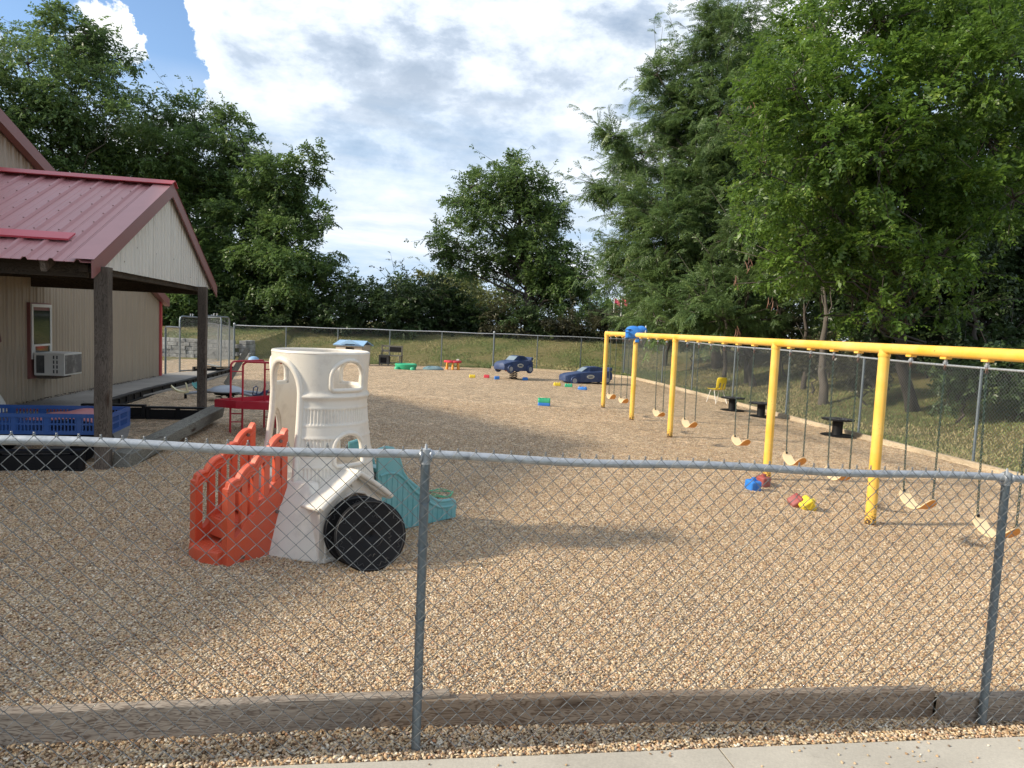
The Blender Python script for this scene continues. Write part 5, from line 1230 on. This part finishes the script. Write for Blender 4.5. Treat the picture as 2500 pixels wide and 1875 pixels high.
# ------------------------------------------------------------------ FLAGS far off
for i, (px, lb) in enumerate(((1326, 'far off white pole with a pinkish red flag, left of two'), (1342, 'far off white pole with a pinkish red flag, right of two'))):
    a = at(px, 665, 90); b = at(px+1, 641, 90); T = thing('flag_pole', lb, 'flag', (a.x, a.y, 0), 0, 'distant flags between the trees')
    MB().tube([(0, 0, 0), (0, 0, b.z)], .05, 8).build('pole', WHITEP, T)
    mb = MB(); mb.loft([[(.05+.14*k, .06*math.sin(k*1.2), b.z-.1-.10*k), (.05+.14*k, .06*math.sin(k*1.2)+.01, b.z-.75-.10*k)] for k in range(6)], cap=False); mb.build('flag_cloth', CLOTHR, T, fix=False)

# ------------------------------------------------------------------ TREES
def spray_template(kind, k, rs):
    T_ = []
    def leaf(base, d, ln, w, tilt):
        d = d/np.linalg.norm(d); upv = np.array([0, 0, 1.0]) + rs.normal(0, .35, 3); s = np.cross(d, upv); s /= np.linalg.norm(s); n_ = np.cross(s, d)
        return [base, base+d*ln*.45+s*w*.5+n_*ln*.05, base+d*ln-np.array([0, 0, ln*.18]), base+d*ln*.45-s*w*.5+n_*ln*.05]
    if kind == 'broad':
        for i in range(k):
            x = .10+.9*(i+rs.uniform(.1, .9))/k; side = 1 if i % 2 else -1
            b = np.array([x, rs.uniform(-.10, .10), -.22*x*x+rs.uniform(-.08, .08)]); a = rs.uniform(5, 95)*math.pi/180*side
            T_.append(leaf(b, np.array([math.cos(a), math.sin(a), rs.uniform(-.45, .15)]), rs.uniform(.22, .38), rs.uniform(.13, .20), 0))
    else:       # feathery: side leaflets along several drooping stalks
        for q in range(k):
            x0 = .1+.75*q/(k-1); side = 1 if q % 2 else -1; a = rs.uniform(25, 60)*math.pi/180*side
            sdir = np.array([math.cos(a), math.sin(a), -.18]); b0 = np.array([x0, 0, -.15*x0*x0])
            for j in range(5):
                t = (j+.6)/5*.42; b = b0+sdir*t+np.array([0, 0, -.45*t*t*2])
                for sg in (-1, 1):
                    aa = a+sg*1.05; T_.append(leaf(b, np.array([math.cos(aa), math.sin(aa), -.28]), .15, .066, 0))
    return np.array(T_)       # (k,4,3)
TPL = {'broad': [spray_template('broad', 11, np.random.default_rng(i)) for i in range(5)], 'feather': [spray_template('feather', 7, np.random.default_rng(20+i)) for i in range(5)]}
DENS = {'broad': 24.0, 'feather': 30.0}
def crown(name, lobes, mat, kind, spray, density, parent, clump=.34, seed=0, droop=.25, shell=(.35, 1.0), off=Vector((0, 0, 0)), tips=.18):
    rs = np.random.default_rng(seed); O = []; D = []; S = []; twigs = []; shoots = []
    for (c, r) in lobes:
        c = np.array(c); ncl = max(8, int(13*(r/1.0)**1.1))
        for _ in range(ncl):
            d = rs.normal(0, 1, 3); d /= np.linalg.norm(d); d[2] *= .9
            cc = c+d*r*(rs.uniform(shell[0]**2, shell[1])**.5); cr_ = r*clump*rs.uniform(.6, 1.3)
            twigs.append((c, cc))
            n_ = max(8, int(density*(cr_/spray)**2*DENS[kind])+5)
            p = rs.normal(0, 1, (n_, 3)); p /= np.linalg.norm(p, axis=1)[:, None]; p *= rs.uniform(.1, 1, (n_, 1))**.6*cr_; p[:, 2] *= .6
            out = (cc-c)/r*.9+p/cr_*.8+rs.normal(0, .35, (n_, 3)); out[:, 2] -= droop*.4
            O.append(cc+p); D.append(out); S.append(np.full(n_, spray)*rs.uniform(.6, 1.3, n_))
            if rs.random() < tips:       # a shoot poking out of the outline
                L_ = int(rs.integers(3, 6)); e = cc+d*cr_*.5; shoots.append((cc, e+(d+np.array([0, 0, .25]))*spray*.7*(L_-1)))
                for j in range(L_): O.append((e+(d+np.array([0, 0, .25]))*spray*.7*j)[None]); D.append((d+rs.normal(0, .5, 3))[None]); S.append(np.array([spray*.8]))
    O = np.concatenate(O); D = np.concatenate(D); S = np.concatenate(S)
    D /= np.linalg.norm(D, axis=1)[:, None]
    U = np.tile(np.array([0, 0, 1.0]), (len(O), 1))+rs.normal(0, .4, (len(O), 3)); Yv = np.cross(U, D); Yv /= np.linalg.norm(Yv, axis=1)[:, None]; Zv = np.cross(D, Yv)
    Vs = []; Tn = []
    which = rs.integers(0, 5, len(O)); tone = np.clip(rs.normal(.45, .2, len(O)), 0, 1)
    for w in range(5):
        T_ = TPL[kind][w]; m_ = which == w; o_, d_, y_, z_, s_ = O[m_], D[m_], Yv[m_], Zv[m_], S[m_]
        P_ = T_.reshape(-1, 3)
        V_ = o_[:, None]+s_[:, None, None]*(P_[None, :, :1]*d_[:, None]+P_[None, :, 1:2]*y_[:, None]+P_[None, :, 2:]*z_[:, None])
        Vs.append(V_.reshape(-1, 3)); Tn.append(np.clip(np.repeat(tone[m_], len(T_))+rs.normal(0, .13, m_.sum()*len(T_)), 0, 1))
    V_ = np.concatenate(Vs)-np.array(off); tn = np.concatenate(Tn); F_ = np.arange(len(V_)).reshape(-1, 4)
    npmesh(name, V_, F_, mat, tn, parent); return twigs, len(F_), shoots
NLEAF = 0
def tree(name, label, cat, base, lobes, mat, kind='broad', spray=.5, density=1.0, r0=.22, group=None, bark=None, seed=0, fork=.35, wig=.25, clump=.34, maxtwig=160, tips=.18, shell=(.35, 1.0), droop=.25, extra=()):
    global NLEAF
    base = Vector(base); T = thing(name, label, cat, base, 0, group); rs = random.Random(seed)
    L_ = [((c.x, c.y, c.z), r) for c, r in lobes]
    tw, n_, sh_ = crown('crown', L_, mat, kind, spray, density, T, clump, seed, droop, shell, base, tips); NLEAF += n_
    if r0 > 0:
        mb = MB(); cen = sum((c for c, r in lobes), Vector())/len(lobes); top = max(c.z for c, r in lobes)
        def path(a, b, n, w): 
            out = []
            for i in range(n+1):
                f = i/n; p = a.lerp(b, f)+Vector((0, 0, -.12*(b-a).length*math.sin(math.pi*f)*(-1)))*.6*0
                k = math.sin(math.pi*f); out.append(p+Vector((rs.uniform(-w, w), rs.uniform(-w, w), rs.uniform(-w, w)*.5))*k)
            return out
        tt = Vector((cen.x, cen.y, base.z+(top-base.z)*.72)); tr = path(base-Vector((0, 0, .2)), tt, 10, wig*.5)
        mb.tube([p-base for p in tr], [r0*(1.25 if i == 0 else 1-.085*i) for i in range(11)], 9)
        for c, r in lobes:
            f = max(.12, min(.92, ((c.z-base.z)/(tt.z-base.z))*.62-.02)); s = base.lerp(tt, f); k = int(round(f*10)); s = tr[min(10, k)]
            pa = path(s, c, 6, wig); rr_ = r0*(1-.075*k)*.34; mb.tube([p-base for p in pa], [max(.012, rr_*(1-.15*i)) for i in range(7)], 6)
        rs.shuffle(tw)
        for c, cc in tw[:maxtwig]:
            a = Vector(c); b = Vector(cc); pa = path(a, b, 3, .12); mb.tube([p-base for p in pa], [r0*.10+.008, r0*.07+.006, .010, .006], 4)
        for a, b in sh_: mb.tube([Vector(a)-base, Vector(b)-base], [.016, .006], 3)
        for pth, r_ in extra: mb.tube([Vector(p)-base for p in pth], [r_*(1-.6*i/(len(pth)-1)) for i in range(len(pth))], 7)
        mb.build('trunk', bark or bark_mat(), T, fix=False, angle=180)
    return T
def LB(y, lst, dy=0.0, sd=1):
    rs = random.Random(sd); out = []
    for (x, yy, r) in lst: yd = y+rs.uniform(-1, 1)*dy; out.append((at(x, yy, yd), r*1.10*1.1302*yd/FPX))
    return out
def gb(px, y, py=700):
    p = at(px, py, y); return (p.x, y, float(ground_z(p.x, y))-.1)
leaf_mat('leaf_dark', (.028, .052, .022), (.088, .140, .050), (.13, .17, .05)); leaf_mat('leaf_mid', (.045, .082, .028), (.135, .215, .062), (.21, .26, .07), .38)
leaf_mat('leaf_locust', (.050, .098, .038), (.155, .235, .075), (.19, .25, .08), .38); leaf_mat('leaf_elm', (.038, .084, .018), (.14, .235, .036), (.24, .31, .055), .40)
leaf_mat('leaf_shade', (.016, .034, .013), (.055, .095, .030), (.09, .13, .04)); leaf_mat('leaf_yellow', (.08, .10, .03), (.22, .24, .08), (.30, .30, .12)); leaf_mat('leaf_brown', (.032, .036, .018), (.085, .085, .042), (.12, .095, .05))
M_ = MATS
tree('tall_tree', 'tall airy tree behind the tan building, farthest left', 'tree', gb(150, 44), LB(44, [(60, 140, 65), (150, 105, 70), (225, 135, 50), (50, 235, 75), (160, 225, 85), (255, 190, 40), (110, 320, 85), (215, 320, 60), (0, 330, 80), (-60, 230, 90), (10, 90, 30), (125, 45, 22), (285, 130, 16), (265, 245, 22), (190, 75, 26), (150, 400, 90), (30, 400, 90)], 2.2, 1), M_['leaf_locust'], 'broad', .62, .36, .38, seed=1, wig=.5, clump=.36, tips=.3)
tree('leafy_tree', 'broad leafy tree rising behind the shelter roof', 'tree', gb(400, 47), LB(47, [(335, 260, 45), (420, 262, 48), (500, 290, 42), (350, 340, 70), (450, 365, 75), (300, 330, 50), (400, 440, 90), (270, 400, 60), (530, 330, 35), (520, 420, 60), (300, 450, 70)], 2, 2), M_['leaf_mid'], 'broad', .62, .8, .35, seed=2, wig=.5, tips=.3)
tree('vine_covered_tree', 'vine draped tree at the right end of the left tree row', 'tree', gb(600, 44.5), LB(44.5, [(600, 400, 55), (650, 370, 38), (682, 335, 18), (560, 470, 75), (645, 460, 50), (688, 470, 22), (600, 555, 85), (500, 560, 90), (665, 545, 50), (700, 610, 50), (560, 640, 85), (430, 640, 95), (640, 665, 60), (745, 625, 32), (420, 550, 65), (550, 385, 40)], 1.6, 3), M_['leaf_mid'], 'broad', .60, .95, .32, seed=3, tips=.25, clump=.32)
tree('leafy_tree', 'dark low tree filling the gap behind the arched gates', 'tree', gb(370, 43), LB(43, [(380, 640, 70), (440, 690, 60), (330, 690, 60), (520, 690, 50), (600, 700, 45), (690, 690, 45), (300, 620, 60)], 1.0, 33), M_['leaf_dark'], 'broad', .55, .95, .2, seed=33)
G_S = 'dark shrubs along the back tree line'
tree('shrub', 'dark spiky topped shrub right of the left tree row', 'shrub', gb(800, 44), LB(44, [(790, 655, 45), (845, 640, 45), (800, 690, 50), (870, 690, 50), (745, 690, 45)], .8, 4), M_['leaf_dark'], 'broad', .55, 1.0, .1, group=G_S, seed=4, tips=.6)
tree('shrub', 'second dark shrub, with upright shoots on top', 'shrub', gb(880, 45), LB(45, [(890, 640, 42), (905, 680, 48), (860, 620, 24), (940, 690, 40)], .8, 5), M_['leaf_dark'], 'broad', .55, 1.0, .1, group=G_S, seed=5, tips=.6)
tree('shrub', 'rounded dark shrub left of the centre tree', 'shrub', gb(960, 45), LB(45, [(950, 650, 42), (985, 675, 42), (1015, 695, 34), (950, 695, 40)], .8, 6), M_['leaf_shade'], 'broad', .55, 1.0, .1, group=G_S, seed=6, tips=.4)
tree('pale_tree', 'pale yellow green tree seen behind the centre tree', 'tree', gb(1000, 64), LB(64, [(930, 620, 26), (975, 640, 36), (1020, 628, 30), (1055, 650, 36), (1005, 665, 40), (1100, 660, 34)], 1.5, 7), M_['leaf_yellow'], 'broad', .75, .8, .2, seed=7)
tree('leafy_tree', 'far dark tree peeking over the shrubs left of the centre tree', 'tree', gb(975, 70), LB(70, [(960, 605, 22), (985, 615, 26), (1010, 600, 20), (940, 630, 22)], 1.5, 8), M_['leaf_mid'], 'broad', .8, .9, .2, seed=8)
ctr = at(1150, 610, 47.5)
tree('centre_tree', 'large free standing tree in the middle of the back tree line', 'tree', gb(1150, 47.5), LB(47.5, [(1075, 400, 46), (1130, 390, 46), (1015, 405, 34), (1100, 365, 24), (990, 440, 26), (1200, 440, 20), (1165, 440, 40), (1045, 470, 46), (1115, 480, 60), (985, 525, 44), (950, 508, 20), (960, 560, 24), (1075, 555, 58), (1010, 560, 42), (965, 540, 20), (1165, 540, 50), (1205, 585, 50), (1250, 600, 40), (1225, 560, 36), (1145, 610, 50), (1222, 632, 46), (1180, 665, 46), (1195, 500, 30), (1005, 430, 30), (1150, 385, 34), (1185, 465, 34), (1060, 385, 34), (1112, 345, 6), (1060, 430, 40), (1150, 490, 40), (1120, 560, 50), (1200, 610, 50), (1262, 618, 28), (1240, 655, 34), (1140, 420, 40), (1160, 580, 50)], 1.8, 9), M_['leaf_mid'], 'broad', .56, .48, .42, seed=9, wig=.6, tips=.35, clump=.33)
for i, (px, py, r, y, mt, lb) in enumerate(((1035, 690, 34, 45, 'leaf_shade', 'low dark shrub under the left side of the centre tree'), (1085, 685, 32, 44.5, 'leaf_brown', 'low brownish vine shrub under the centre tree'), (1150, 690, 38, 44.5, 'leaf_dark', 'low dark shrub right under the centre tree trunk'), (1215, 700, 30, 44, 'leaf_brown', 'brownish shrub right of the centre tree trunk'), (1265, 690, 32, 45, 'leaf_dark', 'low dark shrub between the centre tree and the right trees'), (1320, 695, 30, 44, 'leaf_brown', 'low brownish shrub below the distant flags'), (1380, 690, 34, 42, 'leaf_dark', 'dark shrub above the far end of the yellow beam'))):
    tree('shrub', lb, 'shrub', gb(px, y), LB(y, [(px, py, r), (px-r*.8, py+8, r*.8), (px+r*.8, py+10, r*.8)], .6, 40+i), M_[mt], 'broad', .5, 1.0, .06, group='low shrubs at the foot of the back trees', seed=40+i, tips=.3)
for i, (px, py, r, lb) in enumerate(((1285, 665, 18, 'small far off green tree left of the flags'), (1318, 672, 16, 'small far off green tree just behind the flags'), (1370, 660, 22, 'small far off green tree right of the flags'), (870, 645, 26, 'small far off tree behind the spiky shrubs'))):
    tree('distant_tree', lb, 'tree', gb(px, 95), LB(95, [(px, py, r), (px-r, py+10, r*.8), (px+r, py+9, r*.8)], 1, 60+i), M_['leaf_yellow' if i == 3 else 'leaf_mid'], 'broad', 1.1, .9, .2, group='distant trees past the tree line', seed=60+i)
# right side locusts
tree('locust_tree', 'feathery locust tree reaching left over the back corner of the yard', 'tree', gb(1560, 33), LB(33, [(1500, 190, 55), (1570, 110, 60), (1440, 240, 45), (1560, 240, 80), (1385, 330, 40), (1480, 340, 70), (1345, 410, 34), (1440, 440, 70), (1560, 400, 90), (1375, 510, 50), (1480, 545, 80), (1345, 590, 36), (1580, 560, 85), (1430, 625, 55), (1650, 300, 90), (1520, 640, 60), (1420, 160, 16), (1330, 300, 16), (1300, 405, 16), (1540, 60, 22), (1620, 40, 60), (1310, 560, 18), (1690, 160, 80), (1660, 450, 80), (1340, 350, 16), (1470, 170, 26), (1510, 290, 75), (1540, 480, 80), (1460, 500, 70), (1600, 350, 80), (1620, 200, 80), (1500, 400, 75), (1420, 560, 60), (1400, 430, 50), (1580, 640, 60), (1420, 660, 50)], 2.2, 10), M_['leaf_locust'], 'feather', .66, .30, .24, seed=10, wig=.6, tips=.75, clump=.30, maxtwig=320, shell=(.3, 1.05))
tree('locust_tree', 'smaller feathery tree over the yellow beam, in front of the tall locust', 'tree', gb(1640, 27), LB(27, [(1600, 620, 50), (1530, 640, 45), (1660, 560, 60), (1480, 660, 40), (1600, 500, 50), (1700, 630, 55), (1560, 690, 40), (1640, 690, 40), (1420, 690, 34), (1720, 500, 60)], 1.4, 11), M_['leaf_locust'], 'feather', .58, .36, .15, seed=11, wig=.4, tips=.5, clump=.32, maxtwig=200)
tree('elm_tree', 'huge bright green broadleaf tree filling the upper right corner', 'tree', gb(1990, 19.5, 740), LB(18, [(1760, 60, 90), (1890, 50, 120), (2040, 60, 130), (2170, 130, 130), (1720, 190, 90), (1850, 230, 110), (1990, 240, 130), (2130, 300, 120), (1700, 320, 80), (1810, 380, 100), (1950, 410, 110), (2080, 440, 100), (1670, 430, 60), (1760, 500, 80), (1880, 530, 80), (1850, 600, 50), (2190, 430, 90), (1700, 80, 60), (1640, 370, 50), (1740, 590, 45), (1700, 250, 70), (1650, 470, 50), (1690, 540, 55), (1780, 310, 90), (1900, 330, 100), (1800, 560, 60), (1950, 560, 60), (1750, 570, 60), (1840, 640, 50), (1930, 620, 55), (2010, 560, 70), (1690, 600, 35), (1900, 680, 30), (2030, 650, 45)], 2.0, 12), M_['leaf_elm'], 'broad', .36, .72, .17, seed=12, wig=.5, tips=.45, clump=.36, maxtwig=300, shell=(.35, 1.05))
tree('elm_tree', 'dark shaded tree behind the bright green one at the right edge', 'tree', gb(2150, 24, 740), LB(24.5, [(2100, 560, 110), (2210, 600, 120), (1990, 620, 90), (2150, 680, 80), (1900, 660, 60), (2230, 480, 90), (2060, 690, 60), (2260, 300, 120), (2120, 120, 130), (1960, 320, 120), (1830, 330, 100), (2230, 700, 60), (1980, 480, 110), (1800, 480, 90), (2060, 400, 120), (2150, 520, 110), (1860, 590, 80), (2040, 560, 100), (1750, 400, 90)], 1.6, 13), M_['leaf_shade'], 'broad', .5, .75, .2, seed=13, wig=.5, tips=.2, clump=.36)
for i, (px, y, py, lb) in enumerate(((1575, 29, 700, 'thin dark trunk rising just right of the blue swing seat'), (1620, 28, 705, 'thin dark trunk near the third yellow post'), (1690, 27, 720, 'thin trunk left of the fourth yellow post'), (1790, 22, 745, 'thickest pale trunk behind the fourth yellow post'), (1745, 25, 735, 'slim trunk just left of the thick pale trunk'), (1895, 23, 750, 'dark trunk above the fifth yellow post'), (2110, 20, 760, 'leaning dark trunk near the right edge'))):
    b = gb(px, y, py); top = at(px+random.uniform(-10, 25), 470, y+.5)
    tree('slender_tree', lb, 'tree', b, [(top, .9), (at(px+15, 560, y), .55), (at(px-25, 520, y+.4), .6)], M_['leaf_shade'], 'broad', .42, .7, .16 if i == 3 else .10, group='slender trees behind the side fence', seed=70+i, bark=bark_mat('grey_bark', (.11, .095, .08)) if i == 3 else None, wig=.2)
GR = 'shrubs behind the side fence'
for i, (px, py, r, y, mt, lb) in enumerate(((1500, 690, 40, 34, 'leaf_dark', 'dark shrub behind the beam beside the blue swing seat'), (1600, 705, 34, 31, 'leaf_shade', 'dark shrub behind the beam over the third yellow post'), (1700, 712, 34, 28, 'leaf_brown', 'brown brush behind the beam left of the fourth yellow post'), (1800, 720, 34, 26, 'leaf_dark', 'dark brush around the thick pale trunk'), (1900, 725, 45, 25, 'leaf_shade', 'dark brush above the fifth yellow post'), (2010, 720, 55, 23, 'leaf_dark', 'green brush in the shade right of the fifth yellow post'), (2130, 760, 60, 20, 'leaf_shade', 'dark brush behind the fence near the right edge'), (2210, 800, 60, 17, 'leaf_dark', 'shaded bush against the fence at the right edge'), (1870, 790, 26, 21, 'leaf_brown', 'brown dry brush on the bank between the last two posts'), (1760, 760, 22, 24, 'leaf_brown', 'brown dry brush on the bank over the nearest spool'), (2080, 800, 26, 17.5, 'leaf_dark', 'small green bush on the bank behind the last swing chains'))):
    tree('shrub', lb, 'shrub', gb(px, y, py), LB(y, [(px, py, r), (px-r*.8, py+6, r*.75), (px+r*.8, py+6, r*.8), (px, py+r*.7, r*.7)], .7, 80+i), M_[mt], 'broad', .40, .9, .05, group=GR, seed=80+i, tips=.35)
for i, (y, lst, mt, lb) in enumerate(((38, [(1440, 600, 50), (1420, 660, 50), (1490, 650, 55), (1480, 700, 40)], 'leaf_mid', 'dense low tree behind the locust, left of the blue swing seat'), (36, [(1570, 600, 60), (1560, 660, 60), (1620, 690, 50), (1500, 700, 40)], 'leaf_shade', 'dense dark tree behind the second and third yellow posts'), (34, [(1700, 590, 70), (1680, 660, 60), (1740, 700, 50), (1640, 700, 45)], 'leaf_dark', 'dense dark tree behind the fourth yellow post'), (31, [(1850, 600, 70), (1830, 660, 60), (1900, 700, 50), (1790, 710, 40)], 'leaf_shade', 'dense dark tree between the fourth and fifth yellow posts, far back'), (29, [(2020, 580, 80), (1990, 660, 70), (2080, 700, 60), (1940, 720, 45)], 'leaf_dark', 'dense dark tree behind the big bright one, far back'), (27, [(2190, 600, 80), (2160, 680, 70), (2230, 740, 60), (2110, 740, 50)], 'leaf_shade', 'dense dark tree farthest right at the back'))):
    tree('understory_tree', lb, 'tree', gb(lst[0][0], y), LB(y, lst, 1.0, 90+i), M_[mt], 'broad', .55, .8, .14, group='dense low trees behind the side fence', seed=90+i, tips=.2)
# seed pods hanging in the locust
mb = MB(); rs = random.Random(4)
for (px, py) in ((1810, 0), (1660, 140), (1640, 290), (1700, 245), (1620, 215), (1655, 330), (1690, 350), (1680, 520), (1705, 510), (1610, 565), (1590, 595), (1680, 660), (1590, 710)):
    c = at(px, py, 25.5)
    for k in range(4):
        d = Vector((rs.uniform(-.12, .12), rs.uniform(-.1, .1), -rs.uniform(.25, .4))); mb.tube([c, c+d*.5+Vector((.03, 0, 0)), c+d], [.012, .022, .006], 4); c = c+Vector((rs.uniform(-.2, .2), 0, rs.uniform(-.2, .2)))
lt = [o for o in bpy.data.objects if o.name.startswith('locust_tree')][0]
sp_o = mb.build('seed_pods', plastic('pod_brown', (.20, .085, .045), .7, .1), None, fix=False); sp_o.parent = lt; sp_o.location = -lt.location
# fallen leaves and straw on the bank and along the fences
print('leaves', NLEAF)
# grass blades
rs = np.random.default_rng(5)
def grass(name, n, xa, xb, ya, yb, cond, h0, h1, seed=0, tonem=.5):
    x = rs.uniform(xa, xb, n); y = rs.uniform(ya, yb, n); k = cond(x, y); x, y = x[k], y[k]; n = len(x); z = ground_z(x, y)-.02
    h = rs.uniform(h0, h1, n); a = rs.uniform(0, 6.283, n); w = h*.22; lx, ly = rs.normal(0, .5, n)*h, rs.normal(0, .5, n)*h
    A = np.stack([x-np.cos(a)*w, y-np.sin(a)*w, z], -1); B = np.stack([x+np.cos(a)*w, y+np.sin(a)*w, z], -1); C = np.stack([x+lx, y+ly, z+h], -1)
    V_ = np.stack([A, B, C], 1).reshape(-1, 3); F_ = np.arange(len(V_)).reshape(-1, 3)
    tone = np.clip(.5+.35*np.sin(x*.9+1.3*np.sin(y*.7))+rs.normal(0, .25, n), 0, 1)
    o = npmesh(name, V_, F_, MATS['blade'], tone); return tag(o, kind='stuff')
mt, t, b, o_ = newmat('grass_blade'); a_ = t.nodes.new('ShaderNodeAttribute'); a_.attribute_name = 'tone'
setc(t, b, 'Base Color', ramp(t, a_.outputs['Fac'], ((0.0, (.11, .165, .045)), (.5, (.19, .235, .075)), (.8, (.33, .285, .13)), (1.0, (.44, .36, .19))))); b.inputs['Roughness'].default_value = .8; MATS['blade'] = mt
grass('grass', 150000, -19, 8, 33.3, 47, lambda x, y: (y > np.where(x < -13.3, 34.9, 33.45)) & (x < xr(y)+6), .03, .085)
grass('grass', 130000, 4.5, 16, 6, 34, lambda x, y: (x > xr(y)-.32) & (x < xr(y)+5.5), .03, .08)
# drifted leaves against the tan wall foot
mb = MB()
for i in range(240):
    s = -random.random()**.8*7; p = wb+wu*s+wn*(.05+random.random()**2*.12); z = gzf(p.x, p.y)+.06; a = random.uniform(0, 6.28); l = random.uniform(.015, .035)
    mb.add([(p.x-l*math.cos(a), p.y-l*math.sin(a), z), (p.x+l*.5*math.sin(a), p.y-l*.5*math.cos(a), z+.015), (p.x+l*math.cos(a), p.y+l*math.sin(a), z+.012), (p.x-l*.5*math.sin(a), p.y+l*.5*math.cos(a), z+.006)], [(0, 1, 2, 3)])
for i in range(420):
    x, y = random.uniform(-8, -4.8), random.uniform(7.2, 12); z = gzf(x, y)+(.018 if y < 9.9 else .056); l = random.uniform(.008, .02); a = random.uniform(0, 6.28)
    mb.add([(x-l*math.cos(a), y-l*math.sin(a), z), (x+l*.5*math.sin(a), y-l*.5*math.cos(a), z+.006), (x+l*math.cos(a), y+l*math.sin(a), z+.006), (x-l*.5*math.sin(a), y+l*.5*math.cos(a), z+.003)], [(0, 1, 2, 3)])
for i in range(260):
    y = 3.4+random.random()**.6*26; x = random.uniform(-.6, 1)*y*.5; x = min(x, float(xr(y))-.6); z = float(gravel_z(x, y))+.012; l = random.uniform(.014, .035); a = random.uniform(0, 6.28)
    mb.add([(x-l*math.cos(a), y-l*math.sin(a), z), (x+l*.5*math.sin(a), y-l*.5*math.cos(a), z+.01), (x+l*math.cos(a), y+l*math.sin(a), z+.012), (x-l*.5*math.sin(a), y+l*.5*math.cos(a), z+.004)], [(0, 1, 2, 3)])
tag(mb.build('dry_leaves', plastic('dry_leaf', (.05, .035, .025), .9, .2), fix=False), kind='stuff')
SC.cycles.max_bounces = 8; SC.cycles.transparent_max_bounces = 8
